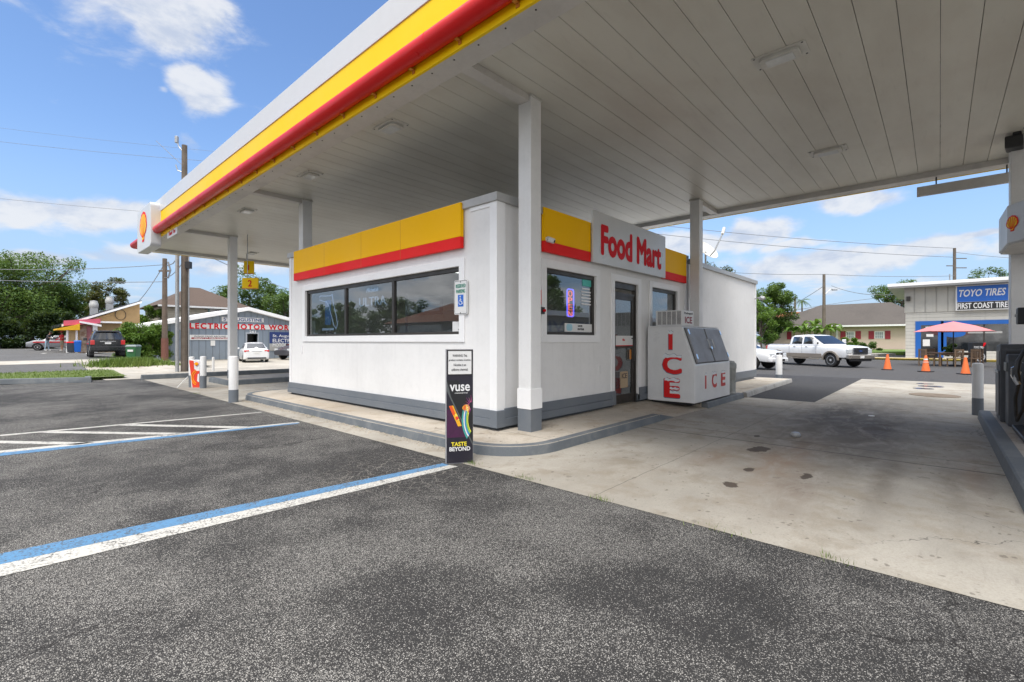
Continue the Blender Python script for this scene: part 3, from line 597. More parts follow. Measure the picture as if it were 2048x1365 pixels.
# ------------------------------------------------------------------ the shop
def shop():
    s=thing('food_mart','white flat-roofed shop with grey plinth and yellow and red band under the canopy','shop',(8.2,8.1,.12))
    X0,Y0,X1,Y1=4.80,4.66,11.55,11.62; ZT=3.39
    WZ0,WZ1=1.50,2.545
    # left wall (faces -X) with one long opening, right wall (faces -Y) with two windows and a doorway
    lw=MB(); wy0,wy1=5.45,10.78; T=.16
    lw.box(X0,Y0,.3,X0+T,wy0,ZT); lw.box(X0,wy1,.3,X0+T,Y1,ZT); lw.box(X0,wy0,.3,X0+T,wy1,WZ0); lw.box(X0,wy0,WZ1,X0+T,wy1,ZT)
    lw.build('side_wall',M['white'],s)
    fw=MB(); ops=[(5.93,7.40,WZ0,WZ1+.03),(8.06,9.02,.13,2.56),(9.66,11.0,WZ0,WZ1+.03)]
    xs=X0+T
    for (a,b_,z0,z1) in ops:
        fw.box(xs,Y0,.3,a,Y0+T,ZT); fw.box(a,Y0,z1,b_,Y0+T,ZT)
        if z0>.5: fw.box(a,Y0,.3,b_,Y0+T,z0)
        xs=b_
    fw.box(xs,Y0,.3,X1,Y0+T,ZT); fw.build('front_wall',M['white'],s)
    bk=MB(); bk.box(X1-.001,Y0+T,.2,X1+.1,Y1,ZT-.01); bk.box(X0+T,Y1-.1,.2,X1,Y1-.001,ZT-.01); bk.build('back_wall',M['white'],s)
    MB().box(X0+T,Y0+T,ZT-.25,X1-.01,Y1-.11,ZT-.2).build('roof',M['coping'],s)
    MB().box(X0+T+.01,Y0+T+.01,.125,X1-.01,Y1-.11,.14).build('floor',paint('shop_floor',(.22,.21,.2),.4),s)
    # corner boards and trims, all a few mm proud
    for bb in ((X0-.022,Y0-.022,.40,X0+.16,Y0+.12,ZT),(X0-.02,Y1-.10,.30,X0,Y1+.01,ZT),(X1-.12,Y0-.02,.4,X1,Y0,ZT)): MB().box(*bb).build('corner_board',M['trim'],s,bevel=.004)
    MB().box(X0-.018,Y0+.122,ZT-.06,X0,Y0+.55,ZT-.002).build('eave_trim',M['trim'],s)
    def vframe(fr,a0,a1,z0,z1,wd=.13,pr=.022):   # casing round an opening
        q=MB(fr); q.box(a0-wd,z0-wd,0,a0,z1+wd,pr); q.box(a1,z0-wd,0,a1+wd,z1+wd,pr); q.box(a0,z1,0,a1,z1+wd,pr)
        if z0>.5: q.box(a0,z0-wd,0,a1,z0,pr)
        return q
    LF=((X0,0,0),(0,-1,0),(0,0,1),(-1,0,0)); FF=((0,Y0,0),(1,0,0),(0,0,1),(0,-1,0))
    vframe(LF,-wy1,-wy0,WZ0,WZ1,.12).build('window_casing',M['trim'],s,bevel=.004)
    # band panels
    bp=MB(LF); bp.box(-11.22,2.975,.02,-5.337,3.49,.085); y_=bp.build('yellow_band',M['yel2'],s,bevel=.004)
    br=MB(LF); br.box(-11.22,2.805,.02,-5.337,2.974,.085); br.build('red_band',M['red'],s,bevel=.004)
    sm=MB(LF)
    for yy in (9.7,8.2,6.9): sm.box(-yy-.003,2.81,.0851,-yy+.003,3.485,.0862)
    sm.build('panel_seam',M['clip'],y_)
    for a,b_ in ((5.79,7.115),(10.095,11.38)): MB(FF).box(a,2.975,.02,b_,3.50,.08).build('yellow_band',M['yel2'],s,bevel=.004); MB(FF).box(a,2.805,.02,b_,2.974,.08).build('red_band',M['red'],s,bevel=.004)
    sp=MB(FF).box(7.12,2.80,.085,10.09,3.725,.125).build('sign_panel',paint('food_mart_sign_white',(.60,.60,.59),.35,dirt=.08,dscale=1.5),s,bevel=.005)
    text('Food Mart',((8.62,Y0-.125,3.235),(1,0,0),(0,0,1),(0,-1,0)),.50,M['txtred'],'lettering',sp,2.44,.075,space=1.0)
    # copings
    cp=MB(); cp.box(X0-.05,Y0-.05,ZT,X0+.22,Y1+.05,3.51); cp.box(X0+.22,Y0-.05,ZT,X1+.05,Y0+.22,3.51); cp.box(X1-.2,Y0+.22,ZT,X1+.05,Y1+.05,3.51); cp.box(X0+.22,Y1-.2,ZT,X1-.2,Y1+.05,3.51); cp.build('coping',M['coping'],s,bevel=.005)
    # plinth: upper board, lower skirt, recessed base
    pl=MB()
    pl.box(X0-.03,Y0-.03,.285,X0-.002,Y1+.03,.405); pl.box(X0-.045,Y0-.045,.165,X0-.002,Y1+.045,.283); pl.box(X0-.05,Y0-.05,.163,X0+.13,Y0+.10,.407)
    for a,b_ in ((X0+.13,8.05),(9.03,X1)): pl.box(a,Y0-.03,.285,b_,Y0-.002,.405+.02); pl.box(a,Y0-.045,.165,b_,Y0-.002,.283)
    pl.box(7.92,Y0-.05,.163,8.055,Y0+.05,.43); pl.box(9.03,Y0-.05,.163,9.16,Y0+.05,.43)
    pl.build('plinth',M['grey'],s,bevel=.004)
    ba=MB(); ba.box(X0+.03,Y0+.03,.10,X0+.2,Y1,.30)
    for a,b_ in ((X0+.2,8.055),(9.03,X1)): ba.box(a,Y0+.03,.10,b_,Y0+.16,.30)
    ba.build('foundation',paint('dark_foundation',(.07,.08,.09),.8,dirt=.3),s)
    # windows
    def window(fr,a0,a1,z0,z1,mull,name='window'):
        f=MB(fr); d0,d1=-.09,-.03; e=.045
        f.box(a0,z0,d0,a0+e,z1,d1); f.box(a1-e,z0,d0,a1,z1,d1); f.box(a0+e,z0,d0,a1-e,z0+e,d1); f.box(a0+e,z1-.07,d0,a1-e,z1,d1)
        for m_ in mull: f.box(m_-.035,z0+e,d0,m_+.035,z1-.07,d1)
        w_=f.build(name,M['bronze'],s,bevel=.003)
        MB(fr).box(a0+.01,z0+.01,-.068,a1-.01,z1-.01,-.060).build('pane',M['glass'],w_)
        return w_
    window(LF,-wy1,-wy0,WZ0,WZ1,(-9.02,-7.30))
    vframe(FF,5.93,7.40,WZ0,WZ1+.03,.13).build('window_casing',M['trim'],s,bevel=.004)
    vframe(FF,8.06,9.02,.42,2.56,.13).build('door_casing',M['trim'],s,bevel=.004)
    vframe(FF,9.66,11.0,WZ0,WZ1+.03,.13).build('window_casing',M['trim'],s,bevel=.004)
    window(FF,5.93,7.40,WZ0,WZ1+.03,()); window(FF,9.66,11.0,WZ0,WZ1+.03,())
    # door
    d=MB(FF); d.box(8.06,.13,-.12,8.11,2.56,-.03); d.box(8.97,.13,-.12,9.02,2.56,-.03); d.box(8.11,2.44,-.12,8.97,2.56,-.03); d.box(8.11,2.30,-.11,8.97,2.36,-.04)
    d.box(8.12,.14,-.10,8.20,2.30,-.05); d.box(8.88,.14,-.10,8.96,2.30,-.05); d.box(8.20,.14,-.10,8.88,.32,-.05); d.box(8.20,2.22,-.10,8.88,2.30,-.05); d.box(8.20,1.25,-.10,8.88,1.31,-.05)
    dd=d.build('door',M['bronze'],s,bevel=.003)
    MB(FF).box(8.15,.2,-.078,8.93,2.28,-.070).build('pane',M['glass'],dd)
    MB(FF).box(8.2,1.31,-.045,8.88,1.50,-.040).build('door_notice',M['signwhite'],dd)
    MB(FF).box(8.2,1.295,-.045,8.88,1.31,-.038).build('notice_stripe',M['txtred'],dd)
    text('No',((8.5,Y0+.039,1.42),(1,0,0),(0,0,1),(0,-1,0)),.05,M['txtred'],'lettering',dd,None,.01)
    MB().tube([(8.84,Y0+.05,1.0),(8.84,Y0-.02,1.0),(8.84,Y0-.02,1.45),(8.84,Y0+.05,1.45)],.014).build('handle',M['black'],dd,smooth=True)
    st=MB(FF); st.box(8.76,1.02,-.048,8.83,1.22,-.044); st.build('yellow_sticker',M['clip'],dd)
    pp=MB(FF).box(8.42,.45,-.068,8.72,.78,-.064).build('door_poster',paint('kraft_poster',(.45,.34,.22),.6),dd)
    text('ICE',((8.57,Y0+.063,.69),(1,0,0),(0,0,1),(0,-1,0)),.10,M['txtblack'],'lettering',dd,.2,.02)
    MB(FF).box(8.22,.45,-.068,8.38,.78,-.064).build('door_poster',M['carblack'],dd)
    # second block beyond
    bx0,bx1,by1=11.72,17.5,12.3
    sbk=MB(); sbk.box(bx0,Y0,.28,bx1,Y0+.16,3.33); sbk.box(bx1-.16,Y0+.16,.28,bx1,by1,3.33); sbk.box(bx0,Y0+.16,.28,bx0+.1,by1,3.33); sbk.box(bx0+.1,by1-.1,.28,bx1-.16,by1,3.33); sbk.box(bx0+.1,Y0+.16,3.0,bx1-.16,by1-.1,3.1); sbk.build('rear_block',M['white'],s)
    MB().box(X1+.1,Y0+.35,.2,bx0,Y0+.5,3.38).build('recess_wall',M['colw'],s)
    c2=MB(); c2.box(bx0-.04,Y0-.06,3.33,bx1+.06,Y0+.2,3.45); c2.box(bx1-.2,Y0+.2,3.33,bx1+.06,by1,3.45); c2.box(bx0-.04,Y0+.2,3.33,bx0+.2,by1,3.45); c2.build('coping',M['coping'],s,bevel=.005)
    p2=MB(); p2.box(bx0,Y0-.03,.20,bx1+.03,Y0-.002,.42); p2.box(bx1+.002,Y0-.002,.20,bx1+.03,by1,.42); p2.box(bx0,Y0+.02,.10,bx1-.1,Y0+.14,.27); p2.build('plinth',M['grey'],s,bevel=.004)
    MB().box(bx1-.08,Y0-.024,.43,bx1+.022,Y0+.06,3.32).build('corner_board',M['trim'],s)
    # conduit and box on the wall joint
    MB().cyl((11.95,Y0-.05,.5),(11.95,Y0-.05,3.3),.028,n=8).build('conduit',M['colw'],s,smooth=True)
    MB().box(11.86,Y0-.13,2.5,12.04,Y0-.02,3.05).build('meter_box',M['colw'],s,bevel=.008)
    fl=MB(); fl.cyl((17.35,Y0-.02,2.82),(17.35,Y0-.16,2.86),.02,n=6); fl.cyl((17.28,Y0-.2,2.80),(17.22,Y0-.28,2.86),.05,.06); fl.cyl((17.44,Y0-.2,2.80),(17.5,Y0-.28,2.86),.05,.06); fl.build('flood_light',M['steel'],s)
    # interior shapes seen through the glass
    for (x,y,l) in ((6.4,6.6,0),(6.4,8.6,0),(8.6,7.0,0)):
        g=MB()
        for z in (.4,.8,1.2,1.6): g.box(x-.25,y-.75,z,x+.25,y+.75,z+.03)
        g.box(x-.02,y-.75,.14,x+.02,y+.75,1.75); g.build('shelf_unit',M['signwhite'],s)
    for yy in (6.2,8.4): MB().box(5.6,yy,3.02,8.8,yy+.14,3.06).build('ceiling_lamp',glow('shop_lamp',(1,.95,.85),2.2),s)
    rnd=random.Random(4); gd=MB()
    for i in range(150):
        x,y=rnd.choice(((6.4,6.6),(6.4,8.6),(8.6,7.0))); z=rnd.choice((.43,.83,1.23)); a=x+rnd.uniform(-.2,.15); b2=y+rnd.uniform(-.7,.65); gd.cur=rnd.randrange(4); gd.box(a,b2,z,a+.08,b2+rnd.uniform(.05,.09),z+rnd.uniform(.12,.3))
    gd.build('shelf_goods',[M['txtblue'],M['wood'],M['coping'],M['signwhite']],s)
    return s
SHOP=shop()
# ------------------------------------------------------------------ things on and round the shop
LF=lambda x:((x,0,0),(0,-1,0),(0,0,1),(-1,0,0)); FFr=lambda y:((0,y,0),(1,0,0),(0,0,1),(0,-1,0))
def onX(px,py,X):
    a=(px-CX)/FPX; t=X/(FW.x+a*RT.x); return (t*FW.y+a*t*RT.y, CAM_H-(py-CY)*t/FPX, t)
def onY(px,py,Y):
    a=(px-CX)/FPX; t=Y/(FW.y+a*RT.y); return (t*FW.x+a*t*RT.x, CAM_H-(py-CY)*t/FPX, t)
t=thing('reserved_parking_sign','white reserved parking sign with blue wheelchair symbol on the shop wall','sign',(4.77,5.39,1.80))
p_=MB(LF(4.78)).prism(rrect(-5.545,1.80,-5.24,2.325,.03),0,.012).build('sign_plate',M['signwhite'],t)
MB(LF(4.768)).ring(rrect(-5.535,1.81,-5.25,2.315,.025),rrect(-5.529,1.816,-5.256,2.309,.02),0,.0015).build('sign_border',M['txtblack'],t)
text('RESERVED',((4.768,5.392,2.235),(0,-1,0),(0,0,1),(-1,0,0)),.055,M['txtgreen'],'lettering',t,.22,.012)
text('PARKING',((4.768,5.392,2.155),(0,-1,0),(0,0,1),(-1,0,0)),.055,M['txtgreen'],'lettering',t,.20,.012)
MB(LF(4.768)).box(-5.455,1.92,0,-5.33,2.10,.002).build('blue_square',M['blue'],t)
q=MB(LF(4.7655)); ce=(-5.395,1.985)
pts=[(ce[0]+.036*math.cos(R(a)),ce[1]+.036*math.sin(R(a))) for a in range(110,390,20)]
q.tube([(x,y,0) for x,y in pts],.005,5); q.tube([(-5.40,2.055,0),(-5.398,2.0,0),(-5.370,2.0,0),(-5.352,1.962,0),(-5.342,1.965,0)],.006,5); q.tube([(-5.399,2.028,0),(-5.372,2.028,0)],.005,5); q.cyl((-5.40,2.074,-.001),(-5.40,2.074,.003),.012,n=10)
q.build('wheelchair_symbol',M['txtwhite'],t)
s_=MB(LF(4.766)); s_.cyl((-5.393,2.295,0),(-5.393,2.295,.004),.008,n=8); s_.cyl((-5.393,1.825,0),(-5.393,1.825,.004),.008,n=8); s_.build('bolt',M['black'],t)
# camera, alarm
t=thing('security_camera','small white dome security camera at the left end of the yellow and red band','camera',(5.87,4.5,2.95))
MB(FFr(4.58)).cyl((5.86,3.0,0),(5.86,3.0,.03),.045,n=14).build('mount',M['signwhite'],t,smooth=True)
MB().cyl((5.86,4.55,2.995),(5.90,4.47,2.96),.045,.04,n=14).build('camera_body',M['signwhite'],t,smooth=True)
MB().cyl((5.90,4.47,2.96),(5.905,4.46,2.955),.02,n=10).build('lens',M['black'],t)
t=thing('wall_alarm','black wall box with a red lamp beside the corner column','alarm',(5.78,4.6,1.84))
MB(FFr(4.66)).box(5.72,1.82,0,5.83,1.93,.06).build('box',M['black'],t,bevel=.006)
MB(FFr(4.60)).cyl((5.80,1.875,0),(5.80,1.875,.03),.022,n=10).build('red_lamp',M['txtred'],t,smooth=True)
tag(MB(FFr(4.66)).box(5.755,1.97,0,5.79,2.20,.02).build('red_notice',M['red']),'narrow red notice on the wall above the small black alarm box','notice')
# neon signs and notices behind the glass
gr=glow('neon_red',(1,.16,.12),.9); gb_=glow('neon_blue',(.16,.13,1.0),1.3); gw=glow('neon_pale',(.55,.66,.85),.15)
YN=4.755
t=thing('open_sign','blue and red neon open sign hanging in the window left of the door','neon sign',(6.66,YN,1.95))
def fr2(x,z,y=YN): return ((x,y,z),(1,0,0),(0,0,1),(0,-1,0))
xo,zt,_=onY(1133,577,YN); xo2,zb,_=onY(1147,635,YN)
MB(((0,YN,0),(1,0,0),(0,0,1),(0,-1,0))).ring(rrect(xo,zb,xo2,zt,.05),rrect(xo+.018,zb+.018,xo2-.018,zt-.018,.04),0,.015).build('neon_tube',gb_,t)
for k,ch in enumerate('OPEN'): text(ch,fr2((xo+xo2)/2,zt-.085-k*(zt-zb-.13)/3.05),.105,gr,'neon_letter',t,.12,-.0,depth=.01)
YP=4.716
x0,z0,_=onY(1129,667,YP); x1,z1,_=onY(1187,651,YP)
bn=tag(MB(FFr(YP)).box(x0,1.555,0,x1,1.70,.004).build('window_banner',M['signwhite']),'white banner reading save on your along the foot of the window','banner')
text('SAVE',fr2(x0+.62*(x1-x0)-.1,1.66,YP-.005),.035,M['txtblack'],'lettering',bn,.14,.01); text('ON YOUR',fr2(x0+.62*(x1-x0)-.08,1.605,YP-.005),.035,M['txtblack'],'lettering',bn,.20,.01)
MB(FFr(YP-.005)).prism(rrect(x0+.05,1.57,x0+.22,1.69,.05),0,.003).build('picture',paint('pale_blue_print',(.35,.6,.7),.5),bn)
tag(MB(FFr(YP)).box(7.05,2.38,0,7.33,2.50,.004).build('teal_sticker',paint('teal_sticker_ink',(.05,.45,.38),.4)),'teal sticker in the upper corner of the window left of the door','sticker')
t=thing('opening_hours','white lettering list below the teal sticker on the window','lettering',(7.15,YP,2.1))
for k,wd in enumerate((.25,.3,.28,.3,.3,.3)): MB(FFr(YP)).box(7.17-wd/2,2.32-k*.055,0,7.17+wd/2,2.345-k*.055,.003).build('lettering_bar',M['txtwhite'],t)
xh,zh,_=onY(1329,598,4.9)
tag(MB(((xh,4.92,zh),(1,0,0),(0,0,1),(0,-1,0))).prism([(.27*math.copysign(abs(math.sin(a))**1.6*1.0,math.sin(a))*1.25,.25*(.85*math.cos(a)-.32*math.cos(2*a)-.14*math.cos(3*a))) for a in [i*math.pi/14 for i in range(28)]],-.05,.05).build('heart_balloon',paint('grey_foil_balloon',(.30,.31,.36),.3,metal=.3),smooth=True,bevel=.03),'grey heart shaped balloon in the window right of the door','balloon')
XP=4.885
def fx(y,z,x=XP): return ((x,y,z),(0,-1,0),(0,0,1),(-1,0,0))
yu,zu,_=onX(745,603,XP)
t=thing('beer_sign','white tube lettering hanging behind the middle pane of the long window','neon sign',(XP,yu,zu-.2))
text('ULTRA',fx(yu,zu),.17,gw,'neon_letter',t,.95,-.012,depth=.012); text('Michelob',fx(yu-.0,zu+.22),.08,gw,'neon_letter',t,.42,-.012,shear=.3,depth=.01)
yf,zf,_=onX(657,620,XP)
t=thing('outline_neon_sign','pale blue outline neon shaped like a peninsula in the far left pane','neon sign',(XP,yf,zf-.4))
op=[(-.42,.30),(-.35,.33),(-.22,.31),(.10,.30),(.17,.33),(.22,.12),(.34,-.12),(.40,-.32),(.34,-.42),(.24,-.34),(.12,-.12),(.02,.08),(-.10,.18),(-.25,.20),(-.42,.24)]
MB(fx(yf,zf)).tube([(a,b,0) for a,b in op],.009,6).build('neon_tube',glow('neon_ice',(.5,.62,.9),.22),t)
MB(fx(yf+.0,zf-.05)).prism(rrect(-.16,-.28,.10,.26,.04),-.01,.0).build('lit_panel',glow('blue_panel',(.10,.2,.45),.16),t)
MB(fx(yf,zf-.42)).box(-.28,-.03,0,.25,.02,.01).build('lit_bar',gw,t)
# wire rack in the nearest pane
t=thing('wire_rack','wire mesh display rack standing behind the near pane','rack',(5.1,6.2,.14))
wr=MB(); 
for i in range(36): y=5.55+i*.046; wr.cyl((5.05,y,1.2),(5.05,y,2.2),.0028,n=4,caps=False)
for z in (1.3,1.55,1.72,1.9,2.15): wr.cyl((5.05,5.5,z),(5.05,7.2,z),.008,n=5)
wr.build('mesh_panel',M['steel'],t)
MB().box(5.04,5.48,.14,5.07,5.51,2.25).build('upright',M['steel'],t); MB().box(5.04,7.19,.14,5.07,7.22,2.25).build('upright',M['steel'],t)
t=tag(MB(fx(6.38,1.98,4.95)).box(-.34,-.14,0,.34,.12,.006).build('help_wanted_sign',M['cargrey']),'dark lettered card hung inside the near pane','card')
MB(fx(6.38,1.98,4.944)).box(-.28,.03,0,.28,.07,.003).build('lettering_bar',M['steel'],t); MB(fx(6.38,1.98,4.944)).box(-.24,-.08,0,.26,-.04,.003).build('lettering_bar',M['steel'],t)
t=tag(MB(fx(5.56,1.615,4.855)).box(-.12,-.075,0,.10,.085,.004).build('number_card',M['signwhite']),'white card with black number 5 in the lower corner of the near pane','card')
text('5',fx(5.50,1.62,4.85),.12,M['txtblack'],'lettering',t,.07,.02)
tag(MB(fx(10.52,1.68,4.872)).box(-.08,-.15,0,.08,.17,.004).build('paper_notice',M['coping']),'small grey paper taped in the bottom corner of the farthest pane','notice')
# small switch plates on the walls
tag(MB(LF(4.80)).box(-10.98,1.12,0,-10.93,1.30,.015).build('wall_plate',M['trim']),'small white cover plate low on the side wall under the long window','cover plate')
tag(MB(FFr(4.66)).box(7.50,.80,0,7.56,.95,.015).build('wall_plate',M['signwhite']),'small white cover plate beside the door casing','cover plate')
# ---- floor standing advertising sign
base=at(919.5,5.36,0.0); ang=R(14)
A=(RT*math.cos(ang)-FW*math.sin(ang)*-1).normalized(); A=(RT*math.cos(ang)+FW*math.sin(ang)); Nn=Vector((A.y,-A.x,0))
if Nn.dot(FW)>0: Nn=-Nn
t=lthing('advertising_stand','tall narrow black advertising stand with bright artwork at the kerb corner','sign',tuple(base))
def vf(a,z,n): 
    o=A*a+Nn*n+Vector((0,0,z)); return (tuple(o),tuple(A),(0,0,1),tuple(Nn))
body=MB(vf(0,0,0)).box(-.155,.0,-.085,.155,1.305,0).build('stand_body',paint('grey_stand_edge',(.35,.35,.36),.4),t,local=True,bevel=.004)
ink=paint('poster_ink',(.022,.02,.03),.35,dirt=.02)
MB(vf(0,0,0)).box(-.150,.012,.001,.150,1.298,.006).build('poster',ink,t,local=True)
MB(vf(0,0,0)).box(-.133,1.02,.007,.133,1.285,.010).build('warning_panel',M['signwhite'],t,local=True)
MB(vf(0,0,0)).ring([(-.14,1.013),(.14,1.013),(.14,1.292),(-.14,1.292)],[(-.133,1.02),(.133,1.02),(.133,1.285),(-.133,1.285)],.006,.012).build('panel_frame',M['bronze'],t,local=True)
for k,(s1,wd) in enumerate((('WARNING: This',.165),('product contains nicotine.',.25),('Nicotine is an',.14),('addictive chemical.',.19))): text(s1,vf(0,1.232-k*.053,.0105),.027,M['txtblack'],'lettering',t,wd,.016,depth=.001)
MB(vf(0,0,0)).box(-.148,.30,.0065,.148,.62,.0070).build('artwork',paint('plum_ink',(.07,.015,.06),.4,dirtcol=(.02,.01,.02),dirt=.3,dscale=6),t,local=True)
def art(pts,col,name='artwork',d=.0075): return MB(vf(0,0,0)).prism(pts,d,d+.0012).build(name,paint('ink_%d_%d_%d'%tuple(int(c*99) for c in col),col,.4,dirt=.02),t,local=True)
art([(-.148,.84),(.148,.22),(.148,.60),(-.02,.95),(-.148,.95)],(.016,.016,.018),d=.0072)
art([(-.148,.95),(-.148,.83),(.148,.20),(.148,.23),(-.10,.76)],(.10,.11,.11),d=.0074)
art([(-.125,.66),(-.075,.665),(.02,.43),(-.02,.425)],(.85,.42,.02),d=.0086); art([(-.125,.66),(-.09,.662),(-.045,.56),(-.08,.555)],(.75,.10,.02),d=.0099); art([(-.06,.57),(-.035,.57),(-.005,.50),(-.03,.49)],(.85,.70,.10),d=.0112); art([(-.05,.535),(-.03,.545),(-.012,.52),(-.025,.50),(-.045,.505)],(.75,.05,.03),d=.0125)
fl=[(.072+.044*math.cos(R(a)),.63+.04*math.sin(R(a))) for a in range(-20,200,20)]+[(.075,.53)]
art(fl,(.85,.40,.03),d=.0086); art([(.072,.665),(.10,.64),(.078,.535)],(.90,.75,.15),d=.0099); art([(.035,.63),(.05,.665),(.07,.66),(.06,.58)],(.7,.15,.03),d=.0099)
for k,(r0,r1,cc) in enumerate(((.30,.275,(.05,.35,.30)),(.27,.25,(.75,.78,.80)),(.248,.225,(.05,.25,.55)),(.222,.205,(.30,.60,.10)),(.20,.185,(.70,.70,.08)))):
    pts=[]; 
    for a in range(155,232,8): pts.append((.148+.06+(-.0)+r0*.62*math.cos(R(a)),.50+r0*math.sin(R(a))))
    inn=[(.148+.06+r1*.62*math.cos(R(a)),.50+r1*math.sin(R(a))) for a in range(155,232,8)]
    pts=[(min(x,.147),max(y,.24)) for x,y in pts]; inn=[(min(x,.147),max(y,.24)) for x,y in inn]
    art(pts+inn[::-1],cc,d=.0086+.0013*k)
for k in range(9):
    a=R(95+k*19); c_,s2=math.cos(a),math.sin(a); r0,r1=.03,.10-.02*(k%2); cx_,cz_=.135,.66
    p3=[(cx_+r0*c_-.003*s2,cz_+r0*s2*1.3+.003*c_),(cx_+r0*c_+.003*s2,cz_+r0*s2*1.3-.003*c_),(cx_+r1*c_,cz_+r1*s2*1.3)]
    art([(min(x,.147),y) for x,y in p3],((.60,.08,.30),(.75,.25,.35),(.45,.05,.35))[k%3],d=.0100+.0002*k)
text('vuse',vf(0,.865,.0095),.072,M['txtwhite'],'lettering',t,.225,.030,depth=.0015)
text('CHARGE BEYOND',vf(.015,.805,.0095),.012,M['txtwhite'],'lettering',t,.15,.02,depth=.001)
text('TASTE',vf(-.01,.225,.0095),.045,paint('yellow_ink',(.85,.72,.05),.4),'lettering',t,.175,.045,depth=.0015)
text('BEYOND',vf(0,.170,.0095),.045,M['txtwhite'],'lettering',t,.235,.045,depth=.0015)
# ---- ice merchandiser
t=thing('ice_chest','white slant-front ice chest with red snow-capped letters beside the door','ice chest',(10.4,4.1,.12))
iw=paint('ice_chest_white',(.70,.71,.72),.35,dirt=.09,dscale=2.2,streak=.05)
XA,XB=9.345,11.44
prof=[(4.60,.15),(4.60,1.69),(3.86,1.69),(3.59,.90),(3.59,.15)]
MB(((XA,0,0),(0,1,0),(0,0,1),(1,0,0))).prism(prof,0,XB-XA).build('cabinet',iw,t,bevel=.012)
MB().box(XA+.08,3.68,.10,XB-.08,4.55,.15).build('feet',M['black'],t)
MB(((XA,0,0),(0,1,0),(0,0,1),(1,0,0))).prism([(4.58,1.692),(4.58,1.712),(3.85,1.712),(3.85,1.692)],-.01,XB-XA+.01).build('top_edge',iw,t)
sl_=Vector((0,3.59-3.86,.90-1.69)); sl_n=sl_.normalized(); nn=Vector((0,-sl_n.z*-1,0)); nrm=Vector((1,0,0)).cross(-sl_n); 
if nrm.y>0: nrm=-nrm
SFr=((XA,3.86,1.69),(1,0,0),tuple(-sl_n),tuple(nrm)); LL=sl_.length
for k,(a0,a1) in enumerate(((.10,1.03),(1.10,2.00))):
    d=MB(SFr).box(a0,-LL+.05,.004,a1,-.04,.045).build('chest_door',M['stainless'],t,bevel=.008)
    MB(SFr).box(a0-.02,-LL+.035,.001,a1+.02,-.028,.010).build('door_gasket',M['black'],d)
    hx=a1-.09 if k==0 else a0+.09; e=1 if k==0 else -1
    MB(SFr).tube([(hx,-.30,.045),(hx,-.30,.085),(hx,-.50,.085),(hx,-.50,.045)],.011,8).build('handle',M['steel'],d,smooth=True)
    hgx=a0+.03 if k==0 else a1-.03
    for zz in (-.13,-.66): MB(SFr).prism([(hgx+p[0],zz+p[1]) for p in rrect(-.03,-.055,.03,.055,.02)],.046,.060).build('hinge',M['chrome'],d)
MB(SFr).box(1.03+.0,-.52,.05,1.10,-.46,.075).build('latch',M['chrome'],t)
# letters with snow on the side and front
rnd=random.Random(9)
def snow(fr,x0,x1,ztop,th,par):
    n=8; up=[(x0-.012+(x1-x0+.024)*i/n,ztop+th*(.45+.35*math.sin(i*1.7)+.25*rnd.random())*(1 if 0<i<n else .3)) for i in range(n+1)]
    dn=[(x0-.012+(x1-x0+.024)*i/n,ztop-th*(.35+.5*rnd.random())) for i in range(n,-1,-1)]
    e=MB(fr).prism([(a+(.004 if i<=n else 0),b+.006) for i,(a,b) in enumerate(up+dn)],.0045,.0052).build('snow_edge',paint('snow_outline_blue',(.10,.14,.22),.5),par)
    MB(fr).prism(up+dn,.0053,.0065).build('snow_cap',paint('snow_print',(.72,.76,.80),.4,dirt=.04),par)
IR=paint('ice_letter_red',(.68,.01,.012),.35,dirt=.04); IR2=paint('ice_letter_faded',(.55,.05,.05),.5,dirt=.25,dscale=8)
for ch,zc,hh,ww,yc in (('I',1.40,.36,.085,4.09),('C',.915,.36,.37,4.06),('E',.43,.36,.29,4.06)):
    fr=((XA,yc,zc),(0,-1,0),(0,0,1),(-1,0,0))
    text(ch,((XA-.0,yc+.006,zc-.008),(0,-1,0),(0,0,1),(-1,0,0)),hh+.012,paint('snow_outline_blue',(.10,.14,.22),.5),'letter_outline',t,ww+.012,.06 if ch!='I' else .0,depth=.0025)
    text(ch,fr,hh,IR,'lettering',t,ww,.06 if ch!='I' else .0,depth=.004)
    snow(fr,-ww/2,ww/2,hh/2-.01,.055,t)
    if ch=='E': snow(fr,-ww*.12,ww*.48,-hh*.5+.10,.03,t)
    if ch=='E': snow(fr,-ww*.12,ww*.46,-.005,.035,t)
for ch,xc,ww in (('I',9.92,.075),('C',10.42,.27),('E',10.98,.25)):
    fr=((xc,3.59,.555),(1,0,0),(0,0,1),(0,-1,0)); text(ch,fr,.30,IR2,'lettering',t,ww,.06 if ch!='I' else 0,depth=.004); snow(fr,-ww/2,ww/2,.15,.04,t)
cu=MB().box(9.42,3.88,1.715,10.02,4.45,2.03).build('cooling_unit',iw,t,bevel=.01)
lv=MB(((9.42,0,0),(0,-1,0),(0,0,1),(-1,0,0)))
for i in range(6): a=-4.42+i*.104; lv.box(a,1.74,.002,a+.014,2.01,.012)
for i in range(12): z=1.75+i*.0225; lv.box(-4.42,z,.001,-3.90,z+.009,.008)
lv.build('louvre_grille',M['signwhite'],cu); MB(((9.42,0,0),(0,-1,0),(0,0,1),(-1,0,0))).box(-4.42,1.74,.0,-3.90,2.01,.0015).build('grille_back',M['cargrey'],cu)
us=MB(FFr(3.88)).box(9.45,1.725,.001,10.0,2.02,.008).build('unit_sign',M['signwhite'],cu)
